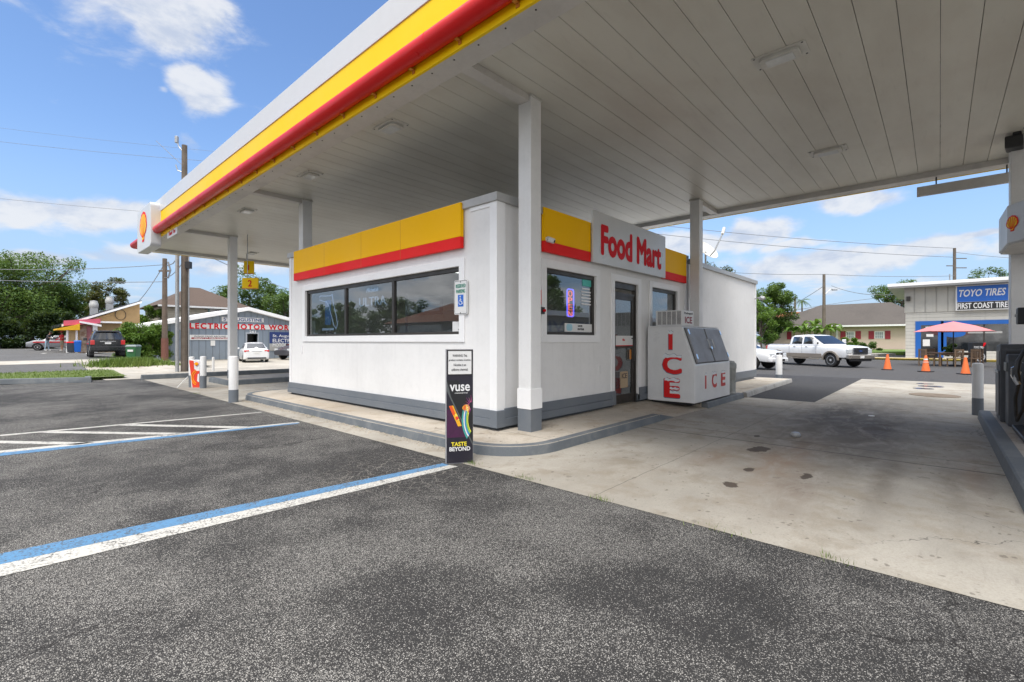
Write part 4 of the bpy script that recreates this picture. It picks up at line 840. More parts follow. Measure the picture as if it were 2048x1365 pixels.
text('Packaged',((9.72,3.871,1.965),(1,0,0),(0,0,1),(0,-1,0)),.055,M['txtblack'],'lettering',cu,.42,.0); text('ICE',((9.72,3.871,1.83),(1,0,0),(0,0,1),(0,-1,0)),.13,paint('maroon_ink',(.25,.01,.03),.5),'lettering',cu,.36,.04)
# ---- fluted bin behind
t=lthing('litter_bin','fluted grey concrete litter bin standing behind the ice chest','litter bin',(11.95,3.86,.12))
fm=paint('exposed_concrete_grey',(.33,.34,.33),.8,dirt=.3,dscale=5,bump=.4)
secs=[]
for z,r in ((0,.235),(.03,.245),(.06,.225),(.60,.235),(.62,.25),(.70,.255),(.74,.24)):
    secs.append([((r*(1+(.04*math.cos(18*2*math.pi*k/72) if .05<z<.61 else 0)))*math.cos(2*math.pi*k/72),(r*(1+(.04*math.cos(18*2*math.pi*k/72) if .05<z<.61 else 0)))*math.sin(2*math.pi*k/72),z) for k in range(72)])
MB().loft(secs).build('bin_body',fm,t,local=True,smooth=True); MB().lathe([(.23,.745),(.20,.79),(.10,.80)],24).build('bin_lid',fm,t,local=True,smooth=True)
MB().box(-.262,-.06,.50,-.235,.05,.60).build('bin_label',M['signwhite'],t,local=True)
# ---- bollards
def bollard(px,py,r,h,gb,label,t_=None,band=True):
    p=gp(px,py) if t_ is None else at(px,t_,0)
    o=lthing('bollard',label,'bollard',tuple(p),group='white and grey bollards')
    MB().lathe([(r,gb if band else 0),(r,h-.03),(r*.92,h-.006),(r*.6,h+.004),(.01,h+.006)],18).build('white_post',M['colw'],o,local=True,smooth=True)
    if band: MB().lathe([(r+.002,0),(r+.002,gb)],18).build('grey_foot',M['grey'],o,local=True,smooth=True)
    return o
bollard(467,805,.098,1.05,.29,'white bollard with grey foot standing in front of the far left canopy column')
bollard(383.5,775,.075,.92,.36,'white bollard left of the red air machine'); bollard(406.5,777,.082,.94,.37,'white bollard right of the red air machine')
bollard(426.5,744,.05,.66,.1,'thin all-white bollard behind the red air machine',band=False)
bollard(1558,757,.11,.87,.14,'white bollard with grey foot at the end of the sidewalk near the pickup')
bollard(1955.5,831,.080,.98,.325,'white bollard with grey foot at the end of the right pump island')
# ---- air machine
p=gp(394,775); o=lthing('air_machine','red air machine cabinet with shell emblem between two bollards','air machine',tuple(p),rz=math.atan2(RT.y,RT.x))
fr=((0,0,0),(1,0,0),(0,0,1),(0,-1,0))
MB(fr).prism([(-.10,0),(.15,0),(.15,.80),(.10,.82),(-.13,.83),(-.16,.80)],-.14,.10).build('cabinet',M['signwhite'],o,local=True,bevel=.01)
MB(fr).prism([(-.06,.0),(.145,.0),(.145,.50),(.06,.50),(-.02,.56),(-.03,.80),(-.155,.82),(-.158,.76)],.102,.112).build('red_panel',paint('orange_red_panel',(.72,.05,.02),.35),o,local=True)
ar=MB(fr); 
for rr in (.20,.25): ar.tube([(.16-rr*math.cos(R(a)),.30+rr*1.0*math.sin(R(a)),.114) for a in range(-60,61,12)],.008,5)
ar.build('yellow_arcs',M['yel2'],o,local=True)
pecten(((.06,-.113,.70),(1,0,0),(0,0,1),(0,-1,0)),.12,o)
MB(fr).prism([(.08,.20),(.145,.16),(.145,.42),(.10,.40)],.113,.118).build('white_patch',M['signwhite'],o,local=True)
MB().tube([(-.2,-.1,.33),(-.42,-.25,.02)],.012,6).build('brace',M['signwhite'],o,local=True)
# ---- fuel dispenser, bins, ring sign on the right island
t=thing('pump_ring_sign','white rounded ring sign with shell emblem round the right hand column','sign',(10.7,-1.4,2.8))
rp=[(11.40,-.74),(10.34,-.76),(10.02,-.91),(9.80,-1.15),(9.72,-1.5),(9.85,-1.85),(10.15,-2.1),(11.3,-2.1),(11.55,-1.9),(11.55,-.9)]
MB().prism(rp,2.87,3.45).build('ring_band',M['fwhite'],t,bevel=.015)
MB().prism([(x+(10.7-x)*.03,y+(-1.4-y)*.03) for x,y in rp],2.85,2.868).build('ring_soffit',M['beam'],t)
fd=Vector((10.02-10.34,-.91+.76,0)).normalized(); fn=Vector((fd.y*-1,fd.x,0)); 
if fn.y<0: fn=-fn
mid=Vector((10.235,-.81,3.15))+fn*.004
pecten((tuple(mid),tuple(fd),(0,0,1),tuple(fn)),.24,t)
t=thing('waste_station','dark grey plastic waste bin beside the fuel pump on the right island','waste bin',(10.7,-.95,.15))
MB(((0,0,0),(1,0,0),(0,0,1),(0,-1,0))).prism([(10.40,.15),(11.06,.15),(11.08,1.24),(11.02,1.33),(10.46,1.35),(10.38,1.28)],.69,1.2).build('bin_body',M['plastic'],t,bevel=.02)
MB().box(10.46,-.69,.24,11.0,-.675,.93).build('bin_door',paint('dark_grey_door',(.075,.08,.095),.5),t,bevel=.008)
MB().box(10.50,-.695,1.02,10.98,-.684,1.24).build('bin_opening',M['black'],t)
MB().box(10.37,-1.1,1.02,10.395,-.75,1.24).build('bin_opening',M['black'],t)
MB().box(10.45,-.673,.90,11.0,-.665,.94).build('door_edge',M['steel'],t)
t=thing('windscreen_wash_station','lower grey washer station between the waste bin and the fuel pump','wash station',(10.1,-.95,.15))
MB(((0,0,0),(1,0,0),(0,0,1),(0,-1,0))).prism([(9.90,.15),(10.35,.15),(10.35,1.12),(10.25,1.20),(9.98,1.20),(9.90,1.10)],.74,1.15).build('station_body',M['plastic'],t,bevel=.02)
MB().box(9.95,-.742,.95,10.30,-.72,1.08).build('lid',paint('grey_lid',(.10,.115,.12),.4),t,bevel=.008)
t=thing('fuel_pump','fuel pump with yellow lower panel and black nozzle at the right edge','fuel pump',(9.0,-1.1,.15))
MB().box(8.35,-1.62,.15,9.74,-.76,.21).build('pump_base',M['black'],t,bevel=.01)
MB(FFr(0)).prism([(8.5,.21),(9.50,.21),(9.46,1.05),(9.30,2.2),(8.7,2.2),(8.54,1.05)],.88,1.50).build('pump_body',M['fwhite'],t,bevel=.02)
MB(FFr(0)).prism([(8.55,.24),(9.44,.24),(9.42,1.0),(8.58,1.0)],.855,.878).build('yellow_panel',M['yel2'],t,bevel=.004)
MB(FFr(0)).prism([(8.62,1.25),(9.36,1.25),(9.29,1.95),(8.70,1.95)],.86,.878).build('display_panel',M['black'],t)
MB().tube([(9.44,-0.86,1.28),(9.42,-0.80,1.12),(9.40,-0.78,.98),(9.38,-0.80,.85)],.03,8,[.02,.032,.034,.02]).build('nozzle',M['black'],t,smooth=True)
MB().tube([(9.42,-0.84,1.10),(9.52,-0.74,1.02),(9.56,-0.74,.92),(9.48,-0.76,.86)],.008,6).build('nozzle_lever',M['chrome'],t,smooth=True)
MB().tube([(9.43,-0.80,.98),(9.40,-0.77,.86),(9.37,-0.80,.80)],.03,8).build('nozzle_collar',M['steel'],t,smooth=True)
MB().tube([(9.38,-0.80,.82),(9.30,-0.76,.62),(9.24,-0.76,.42),(9.12,-0.76,.34),(9.0,-0.80,.5),(8.98,-0.84,1.2),(9.0,-0.88,2.1)],.018,8).build('hose',M['rubber'],t,smooth=True)
MB().box(9.52,-.98,1.63,9.72,-.80,1.86).build('squeegee_bucket',M['black'],t,bevel=.012)
MB().tube([(9.74,-0.94,1.70),(9.78,-0.94,1.60),(9.78,-0.94,1.30)],.012,6).build('red_cord',M['txtred'],t)
MB().cyl((9.51,-.79,1.75),(9.51,-.77,1.75),.02,n=10).build('dial',M['steel'],t)
t=thing('floodlight','black angular floodlight at the top of the right hand column','floodlight',(11.4,-.85,4.5))
MB().prism([(11.30,-.80),(11.62,-.84),(11.62,-1.05),(11.34,-1.02)],4.60,4.80).build('lamp_body',M['black'],t,bevel=.02)
MB().box(11.36,-1.0,4.81,11.42,-.9,4.86).build('bracket',M['black'],t)
# ---- roof things
t=thing('satellite_dish','white satellite dish on a mast above the rear block of the shop','satellite dish',(14.5,5.2,3.12))
c=Vector((14.5,5.2,4.15)); dn_=Vector((-.25,-.75,.62)).normalized(); u=dn_.cross(Vector((0,0,1))).normalized(); v=u.cross(dn_)
mb=MB((tuple(c),tuple(u),tuple(v),tuple(dn_))); rings=[(.0001,-.09),(.14,-.07),(.28,-.02),(.37,.02),(.375,.015),(.28,-.04),(.14,-.09),(.0001,-.11)]
secs=[[(r*1.0*math.cos(2*math.pi*k/24),r*math.sin(2*math.pi*k/24),z) for k in range(24)] for r,z in rings]; mb.loft(secs).build('dish',M['signwhite'],t,smooth=True)
MB().cyl((14.5,5.25,3.1),(14.5,5.25,4.1),.03,n=8).build('mast',M['steel'],t)
e=c+u*.10+v*-.28; f=c+dn_*.55+v*.12+u*-.22
arm=MB().tube([tuple(e),tuple(e+dn_*.2),tuple(f)],.02,6).build('arm',M['steel'],t,smooth=True); MB().tube([tuple(f),tuple(f+Vector((.1,-.02,.2)))],.045,8).build('receiver',M['signwhite'],arm,smooth=True)
t=thing('roof_vent','small grey vent unit on the shop roof behind the band','vent',(11.2,5.3,3.2)); MB().box(11.0,5.15,3.2,11.35,5.5,3.70).build('casing',M['steel'],t,bevel=.01); MB().box(10.97,5.12,3.71,11.38,5.53,3.75).build('cap',M['coping'],t,bevel=.01)
# ------------------------------------------------------------------ vehicles (x forward, y left)
def lerp(a,b,t): return a+(b-a)*t
def interp(tab,x,lin=False):
    for (x0,*a),(x1,*b) in zip(tab,tab[1:]):
        if x<=x1 or (x1,*b)==tab[-1]:
            t=0 if x1==x0 else min(1,max(0,(x-x0)/(x1-x0))); t=t if lin else t*t*(3-2*t)*.5+t*.5; return [p+(q-p)*t for p,q in zip(a,b)]
def cut(o,cutters):
    bpy.context.view_layer.update()
    for c in cutters:
        md=o.modifiers.new('b','BOOLEAN'); md.operation='DIFFERENCE'; md.solver='EXACT'; md.object=c
    dg=bpy.context.evaluated_depsgraph_get(); me=bpy.data.meshes.new_from_object(o.evaluated_get(dg)); o.modifiers.clear(); old=o.data; o.data=me
    for c in cutters: bpy.data.objects.remove(c)
    me.polygons.foreach_set('use_smooth',[True]*len(me.polygons)); me.set_sharp_from_angle(angle=R(32))
def vehicle(t,paintm,body,green,wheels,wr,ww,side_win,front_win,rear_win,lower=None,nseg=40,sill=.30):
    """body: table (x,zbot,ztop,halfwidth); green: (x,zbase,zroof,hwbase,hwroof)"""
    x0,x1=body[0][0],body[-1][0]; secs=[]
    def sec(x,tight=1):
        zb,zt,hw=interp(body,x); zm=lerp(zb,zt,.55); hw*=tight
        pr=[(0,zb),(hw*.80,zb),(hw*.955,zb+.04),(hw*.985,lerp(zb,zm,.4)),(hw,zm),(hw*.985,lerp(zm,zt,.55)),(hw*.955,zt-.07),(hw*.90,zt-.02),(hw*.80,zt+.0),(hw*.4,zt+.018),(0,zt+.022)]
        return [(x,y,z) for y,z in pr]+[(x,-y,z) for y,z in pr[-2:0:-1]]
    for i in range(nseg+1): 
        x=lerp(x0,x1,i/nseg); e=min(i,nseg-i); secs.append(sec(x,1 if e>1 else (.985 if e==1 else .955)))
    b=MB().loft(secs).build('body',paintm,t,local=True,smooth=True)
    cs=[]
    for wx in wheels:
        for sy in (1,-1):
            hw=interp(body,wx)[2]; c=MB().cyl((wx,sy*(hw-.30),wr),(wx,sy*(hw+.2),wr),wr*1.17,n=24).build('c',paintm,t,local=True); cs.append(c)
    cut(b,cs)
    for wx in wheels:   # dark liners inside the arches
        for sy in (1,-1):
            hw=interp(body,wx)[2]; q=MB(); n=14; R1=wr*1.165
            a=[q.P((wx+R1*math.cos(math.pi*k/n),sy*(hw-.03),wr+R1*math.sin(math.pi*k/n))) for k in range(n+1)]; c=[q.P((wx+R1*math.cos(math.pi*k/n),sy*(hw-.295),wr+R1*math.sin(math.pi*k/n))) for k in range(n+1)]
            for k in range(n): q.F((a[k],a[k+1],c[k+1],c[k]))
            q.F(c); q.build('arch_liner',M['black'],b,local=True)
            wheel(t,(wx,sy*(hw-ww/2-.015),wr),wr,ww,sy)
    gs=[]
    n=18; gx0,gx1=green[0][0],green[-1][0]
    def gsec(x):
        zb,zt,hb,ht=interp(green,x,True); zt=max(zt,zb+.02)
        k=(zt-zb); pr=[(hb,zb),(lerp(hb,ht,.9),lerp(zb,zt,.86)),(ht*.93,zt-.012),(ht*.5,zt+.012),(0,zt+.018)]
        return [(x,y,z) for y,z in pr]+[(x,-y,z) for y,z in pr[-2::-1]]
    for x in sorted(set([lerp(gx0,gx1,i/n) for i in range(n+1)]+[g_[0] for g_ in green])): gs.append(gsec(x))
    MB().loft(gs).build('cabin',paintm,t,local=True,smooth=True)
    def gy(x,z):
        zb,zt,hb,ht=interp(green,x,True); k=(z-zb)/max(.01,(zt-zb)*.86); return lerp(hb,lerp(hb,ht,.9),min(1,k))
    for poly in side_win:
        for sy in (1,-1):
            q=MB(); cen=(sum(p[0] for p in poly)/len(poly),sum(p[1] for p in poly)/len(poly))
            # subdivide the outline so the pane follows the cabin side
            pts=[]
            for (a,b2),(c,d) in zip(poly,poly[1:]+poly[:1]):
                for i in range(4): pts.append((lerp(a,c,i/4),lerp(b2,d,i/4)))
            o=[q.P((x,sy*(gy(x,z)+.008),z)) for x,z in pts]; i_=[q.P((x,sy*(gy(x,z)-.02),z)) for x,z in pts]; m=q.P((cen[0],sy*(gy(*cen)+.010),cen[1]))
            for k in range(len(o)): j=(k+1)%len(o); q.F((o[k],o[j],m)); q.F((o[k],i_[k],i_[j],o[j]))
            q.build('window',M['carglass'],t,local=True,smooth='all')
    for nm,W_,sg in (('windscreen',front_win,1),('rear_window',rear_win,-1)):
        if not W_: continue
        (xb,zb,hb),(xt,zt,ht)=W_; q=MB(); off=Vector((zt-zb,0,-(xt-xb))); off=off.normalized()*.012*(1 if off.x*sg>0 else -1)
        f=lambda u,v:(lerp(xb,xt,v)-sg*.03*abs(2*u-1)**2*(1)+off.x,lerp(hb,ht,v)*(2*u-1),lerp(zb,zt,v)+off.z)
        q.grid(f,8,4); q.build(nm,M['carglass'],t,local=True,smooth='all')
    return b
def wheel(t,c,r,w,sy,spokes=6):
    fr=(c,(1,0,0),(0,0,1),(0,sy,0))
    ty=MB((c,(1,0,0),(0,0,1),(0,-1,0))); h=w/2
    ty.lathe([(r*.60,-h),(r*.90,-h),(r*.97,-h*.85),(r,-h*.5),(r,h*.5),(r*.97,h*.85),(r*.90,h),(r*.60,h)],26)
    wl=ty.build('wheel',M['rubber'],t,local=True,smooth=True)
    rm=MB(fr); rm.lathe([(r*.62,h*.75),(r*.63,h*1.01),(r*.56,h*1.01),(r*.53,h*.5),(.02,h*.45)],26)
    rm.build('rim',M['steel'],wl,local=True,smooth=True)
    sp=MB(fr)
    for k in range(spokes):
        a=2*math.pi*k/spokes+.2; ca,sa=math.cos(a),math.sin(a); q=.07*r/.35
        sp.prism([(r*.10*ca-q*sa,r*.10*sa+q*ca),(r*.10*ca+q*sa,r*.10*sa-q*ca),(r*.57*ca+q*.7*sa,r*.57*sa-q*.7*ca),(r*.57*ca-q*.7*sa,r*.57*sa+q*.7*ca)],h*.45,h*.93)
    sp.lathe([(r*.18,h*.6),(r*.16,h*1.02),(.01,h*1.04)],14); sp.build('spokes',M['rim'],wl,local=True,smooth=True)
def bx(t,name,mat,a,b,bev=.01,par=None): return MB().box(*a,*b).build(name,mat,par or t,local=True,bevel=bev)
def both(t,name,mat,a,b,bev=.01):
    for s in (1,-1):
        y0,y1=sorted((a[1]*s,b[1]*s)); MB().box(a[0],y0,a[2],b[0],y1,b[2]).build(name,mat,t,local=True,bevel=bev)
# --- white crew cab pickup with tan lower body
p=gp(1638,733.5); hd=R(241)
TX=Vector((31.7,5.3,0))
t=lthing('pickup_truck','white crew cab pickup truck with tan lower body parked across the lot','pickup truck',tuple(TX),R(237),scale=.88)
L2=3.1
bodyt=[(-3.05,.62,1.30,.96),(-2.9,.55,1.36,.99),(-1.05,.55,1.36,1.0),(-.95,.55,1.33,1.0),(.9,.55,1.33,1.0),(1.2,.55,1.34,1.0),(2.3,.55,1.30,.99),(2.85,.55,1.24,.96),(3.02,.60,1.15,.93)]
green=[(-1.12,1.30,1.34,.94,.86),(-1.02,1.30,1.86,.94,.80),(-.85,1.30,1.95,.94,.79),(-.2,1.30,1.985,.94,.79),(.40,1.30,1.96,.94,.79),(.58,1.30,1.91,.94,.79),(1.48,1.30,1.36,.94,.84)]
b=vehicle(t,M['carwhite'],bodyt,green,(-1.98,1.98),.42,.30,[[(-.90,1.39),(-.12,1.39),(-.12,1.86),(-.84,1.86)],[(.0,1.39),(1.12,1.38),(.52,1.86),(.0,1.86)]],((1.46,1.385,.88),(.60,1.905,.76)),((-1.10,1.38,.78),(-1.03,1.84,.72)))
bed=MB(); bed.box(-2.95,-.84,.9,-1.12,.84,1.385); 
bedc=MB().box(-2.90,-.80,.85,-1.15,.80,1.6).build('c',M['carwhite'],t,local=True)
# open bed: cut the box out of the body
c_=bedc; cut(b,[c_])
bx(t,'bed_floor',M['black'],(-2.92,-.81,.82),(-1.13,.81,.86),0); both(t,'bed_rail',M['black'],(-2.95,.84,1.375),(-1.12,.93,1.395),.005)
both(t,'lower_panel',M['tan'],(-1.35,.955,.53),(1.36,1.004,.80),.02); both(t,'running_board',M['tan'],(-1.2,.96,.44),(1.2,1.08,.50),.015); both(t,'lower_panel',M['tan'],(-3.0,.955,.60),(-2.55,1.0,.80),.01)
for wx in (-1.98,1.98):
    for s in (1,-1):
        q=MB(); R1,R2=.47,.56; n=12; o_=[(wx+R2*math.cos(math.pi*k/n),.42+R2*math.sin(math.pi*k/n)) for k in range(n+1)]; i_=[(wx+R1*math.cos(math.pi*k/n),.42+R1*math.sin(math.pi*k/n)) for k in range(n+1)]
        q.set(((0,0,0),(1,0,0),(0,0,1),(0,-1,0))); q.prism(o_+i_[::-1],(-1.045 if s>0 else .98),(-.98 if s>0 else 1.045)); q.build('fender_flare',M['tan'],t,local=True,smooth=True)
both(t,'mirror',M['carwhite'],(1.00,1.04,1.38),(1.12,1.28,1.68),.03); both(t,'mirror_arm',M['black'],(1.04,.90,1.45),(1.10,1.05,1.50),.005)
for xx in (-.72,.20): both(t,'door_handle',M['chrome'],(xx,.995,1.20),(xx+.18,1.015,1.24),.005)
sm=MB()
for xx in (-1.06,-.06,.98):
    for s in (1,-1): sm.box(xx,s*.9965-.004,.62,xx+.010,s*.9965+.004,1.30)
sm.build('door_seam',M['cargrey'],t,local=True)
gf=MB(); gf.box(3.0,-.52,.80,3.06,.52,1.16); g_=gf.build('grille',M['black'],t,local=True,bevel=.01)
gq=MB(); gq.box(3.055,-.56,1.13,3.085,.56,1.18); gq.box(3.055,-.56,.79,3.085,.56,.83); gq.box(3.055,-.56,.83,3.085,-.50,1.13); gq.box(3.055,.50,.83,3.085,.56,1.13)
for z in (.90,.98,1.06): gq.box(3.055,-.5,z,3.08,.5,z+.028)
gq.build('grille_bars',M['chrome'],g_,local=True); MB(((3.085,0,.98),(0,1,0),(0,0,1),(1,0,0))).prism([(.13*math.cos(R(a)),.052*math.sin(R(a))) for a in range(0,360,20)],0,.01).build('badge',paint('navy_badge',(.03,.06,.18),.4),g_,local=True)
both(t,'headlight',M['headl'],(2.90,.58,.84),(3.05,.92,1.10),.03)
bx(t,'front_bumper',paint('champagne_bumper',(.40,.37,.33),.25,metal=.7),(2.98,-.98,.52),(3.18,.98,.76),.04); bx(t,'bumper_valance',M['black'],(3.0,-.80,.38),(3.12,.80,.52),.02); bx(t,'number_plate',M['signwhite'],(3.185,-.15,.56),(3.195,.15,.70),.003)
bx(t,'rear_bumper',M['chrome'],(-3.2,-.95,.52),(-3.02,.95,.72),.03); both(t,'tail_light',M['taill'],(-3.08,.78,.88),(-3.0,.96,1.25),.02)
text('FX4',((-2.45,1.0,1.22),(-1,0,0),(0,0,1),(0,1,0)),.09,M['cargrey'],'lettering',t,.34,.02)
# --- white compact pickup, mostly behind the shop
t=lthing('compact_pickup','smaller white pickup with black grille half hidden behind the shop end','pickup truck',(26.1,8.05,0),R(255),scale=.93)
bodyt=[(-2.6,.50,1.05,.85),(-2.4,.45,1.10,.90),(-.9,.45,1.12,.92),(1.0,.45,1.10,.92),(1.9,.42,1.04,.90),(2.4,.38,.93,.84),(2.6,.40,.75,.76)]
green=[(-1.0,1.06,1.10,.86,.72),(-.9,1.06,1.68,.86,.68),(0,1.06,1.74,.86,.68),(.35,1.06,1.70,.86,.67),(1.25,1.04,1.08,.84,.72)]
vehicle(t,M['carwhite'],bodyt,green,(-1.6,1.6),.37,.25,[[(-.82,1.14),(-.15,1.14),(-.15,1.6),(-.75,1.6)],[(-.08,1.14),(.90,1.13),(.32,1.6),(-.08,1.6)]],((1.24,1.10,.78),(.36,1.68,.62)),((-1.0,1.12,.7),(-.94,1.6,.62)))
g_=bx(t,'grille',M['black'],(2.57,-.30,.66),(2.63,.30,.88),.02); q=MB(); q.box(2.62,-.36,.86,2.65,.36,.90)
for yy in (-.20,-.07,.07,.20): q.box(2.625,yy-.02,.66,2.645,yy+.02,.87)
q.build('grille_bars',M['chrome'],g_,local=True); MB(((2.65,0,.78),(0,1,0),(0,0,1),(1,0,0))).lathe([(.075,0),(.075,.015),(.05,.02),(.01,.02)],16).build('badge',M['chrome'],g_,local=True,smooth=True)
both(t,'headlight',M['headl'],(2.38,.38,.66),(2.58,.76,.86),.04); bx(t,'air_intake',M['black'],(2.62,-.45,.44),(2.66,.45,.56),.01); bx(t,'bumper',M['carwhite'],(2.45,-.82,.40),(2.64,.82,.62),.05); both(t,'fog_light',M['headl'],(2.60,.55,.46),(2.65,.68,.56),.01)
both(t,'mirror',M['carwhite'],(.85,.94,1.10),(.97,1.12,1.28),.03)
# --- white saloon seen from behind
pz=at(505,31.3,0)
t=lthing('saloon_car','white saloon car seen from behind at the blue grey workshop','car',(11.6,33.9,0),R(77),scale=.88)
bodyt=[(-2.2,.34,.86,.74),(-2.1,.24,.96,.82),(-1.7,.20,1.0,.85),(-.9,.18,.99,.86),(.9,.18,.96,.86),(1.6,.18,.86,.84),(2.0,.22,.72,.76),(2.15,.28,.60,.66)]
green=[(-2.0,.96,.985,.76,.66),(-1.15,.96,1.38,.79,.58),(-.6,.95,1.46,.79,.58),(.2,.95,1.45,.79,.58),(.55,.95,1.36,.78,.58),(1.45,.90,.93,.74,.66)]
vehicle(t,M['carwhite'],bodyt,green,(-1.25,1.3),.31,.2,[[(-1.1,1.02),(-.05,1.02),(-.05,1.35),(-.75,1.35)],[(.02,1.02),(.95,1.0),(.45,1.33),(.02,1.35)]],((1.42,.95,.7),(.56,1.36,.55)),((-1.93,1.02,.62),(-1.16,1.385,.52)))
both(t,'tail_light',M['taill'],(-2.20,.46,.78),(-2.06,.80,.92),.03); bx(t,'number_plate',M['signwhite'],(-2.225,-.16,.68),(-2.21,.16,.80),.003); bx(t,'trunk_trim',M['chrome'],(-2.215,-.3,.83),(-2.20,.3,.86),.003)
bx(t,'rear_bumper_insert',M['cargrey'],(-2.24,-.6,.28),(-2.15,.6,.40),.02); both(t,'mirror',M['carwhite'],(.72,.86,.96),(.84,1.02,1.08),.02)
# --- black off-road estate car from behind
zs=.45
t=lthing('black_suv','black four wheel drive estate car seen from behind at the tan eatery','car',(4.3,35.85,terr(4.3,35.85)+.02),R(86.5),scale=.83)
bodyt=[(-2.35,.45,1.12,.82),(-2.25,.38,1.15,.90),(-1.6,.36,1.16,.93),(1.2,.36,1.12,.93),(1.9,.38,1.05,.90),(2.35,.45,.85,.80)]
green=[(-2.34,1.12,1.16,.82,.74),(-2.18,1.12,1.66,.84,.68),(-1.9,1.12,1.78,.86,.68),(.1,1.1,1.78,.86,.68),(.4,1.1,1.72,.86,.67),(1.15,1.08,1.12,.84,.72)]
b=vehicle(t,M['carblack'],bodyt,green,(-1.4,1.4),.38,.26,[[(-2.0,1.2),(-1.15,1.2),(-1.15,1.64),(-1.9,1.64)],[(-1.05,1.2),(-.2,1.2),(-.2,1.64),(-1.05,1.64)],[(-.1,1.2),(.85,1.18),(.38,1.64),(-.1,1.64)]],((1.13,1.16,.78),(.42,1.70,.62)),((-2.34,1.20,.72),(-2.19,1.64,.64)))
both(t,'tail_light',M['taill'],(-2.40,.66,.86),(-2.26,.88,1.16),.02); bx(t,'number_plate',M['signwhite'],(-2.41,-.16,.90),(-2.395,.16,1.02),.003); bx(t,'chrome_strip',M['chrome'],(-2.40,-.40,1.06),(-2.385,.40,1.10),.003)
bx(t,'rear_bumper',M['carblack'],(-2.52,-.90,.46),(-2.33,.90,.74),.04); bx(t,'bumper_step',M['cargrey'],(-2.53,-.85,.735),(-2.36,.85,.75),.005)
both(t,'roof_rail',M['black'],(-1.8,.56,1.81),(.1,.60,1.85),.01); both(t,'mirror',M['carblack'],(.72,.92,1.14),(.86,1.12,1.34),.03); bx(t,'spoiler',M['carblack'],(-2.32,-.62,1.72),(-2.05,.62,1.78),.02)
both(t,'mud_flap',M['black'],(-1.86,.66,.16),(-1.83,.92,.46),.003)
# --- car by the hedge and dark car at the workshop
t=lthing('parked_car','silver car with red stripe parked by the dark hedge behind the two people','car',(4.2-.1,63.5,terr(4,60)+.02),R(170))
bodyt=[(-2.1,.36,.9,.74),(-1.9,.28,1.0,.84),(1.5,.28,.98,.86),(2.1,.36,.78,.72)]
green=[(-1.7,.95,1.0,.78,.66),(-1.0,.95,1.42,.8,.62),(.2,.95,1.44,.8,.62),(1.1,.95,1.0,.78,.66)]
vehicle(t,M['carred'],bodyt,green,(-1.3,1.3),.33,.2,[[(-1.2,1.04),(-.2,1.04),(-.2,1.36),(-.9,1.36)],[(-.1,1.04),(.8,1.04),(.2,1.36),(-.1,1.36)]],((1.08,1.0,.7),(.22,1.42,.6)),((-1.68,1.0,.7),(-1.02,1.4,.6)),nseg=24)
both(t,'tail_light',M['taill'],(-2.12,.5,.75),(-1.98,.82,.92),.02); both(t,'red_stripe',M['taill'],(-1.9,.835,.74),(1.6,.875,.86),.004)
t=lthing('dark_hatchback','dark grey car partly hidden behind the left corner of the shop','car',(15.95,35.9,0),R(200))
vehicle(t,M['cargrey'],[(-2.1,.36,.95,.74),(-1.9,.28,1.05,.84),(1.2,.28,1.02,.88),(1.8,.3,.9,.84),(2.2,.36,.7,.72)],[(-2.0,1.0,1.05,.78,.66),(-1.6,1.0,1.5,.8,.62),(.2,1.0,1.55,.8,.62),(1.2,1.0,1.03,.78,.66)],(-1.35,1.35),.34,.2,[[(-1.5,1.1),(-.5,1.1),(-.5,1.45),(-1.4,1.45)],[(-.4,1.1),(.85,1.08),(.25,1.45),(-.4,1.45)]],((1.18,1.04,.7),(.22,1.5,.6)),None,nseg=24)
both(t,'mirror',M['cargrey'],(.75,.86,1.05),(.87,1.04,1.18),.02); both(t,'headlight',M['headl'],(1.98,.48,.66),(2.14,.76,.82),.03)
# ------------------------------------------------------------------ traffic cones
def cone():
    t=lthing('traffic_cone','','traffic cone',(0,0,0),group='orange cones across the tarmac')
    MB().box(-.21,-.21,0,.21,.21,.035).build('base',M['black'],t,local=True,bevel=.01)
    MB().lathe([(.15,.035),(.145,.06),(.045,.66),(.035,.70),(.02,.70)],20).build('cone_body',M['orange'],t,local=True,smooth=True)
    return t
c0=cone(); first=True
for px,py,h,lab,extra in ((1775,740,31,'left orange traffic cone standing alone on the tarmac',0),(1851.5,744,33,'middle orange traffic cone with a pale collar before the blue doorway',1),(1931,749,34,'right orange traffic cone in front of the patio table',0)):
    p=gp(px,py); s_=h*((CAM_H)*FPX/(py-CY))/FPX/.70
    o=c0 if first else dup(c0,p); first=False; o.location=p; o.scale=(s_*1.0,)*3; o.rotation_euler=(0,0,px); o['label']=lab
    if extra: MB().lathe([(.077,.50),(.067,.56)],16).build('reflective_collar',M['signwhite'],o,local=True,smooth=True); MB().lathe([(.10,.38),(.09,.44)],16).build('reflective_collar',paint('pink_collar',(.75,.35,.25),.5),o,local=True,smooth=True)
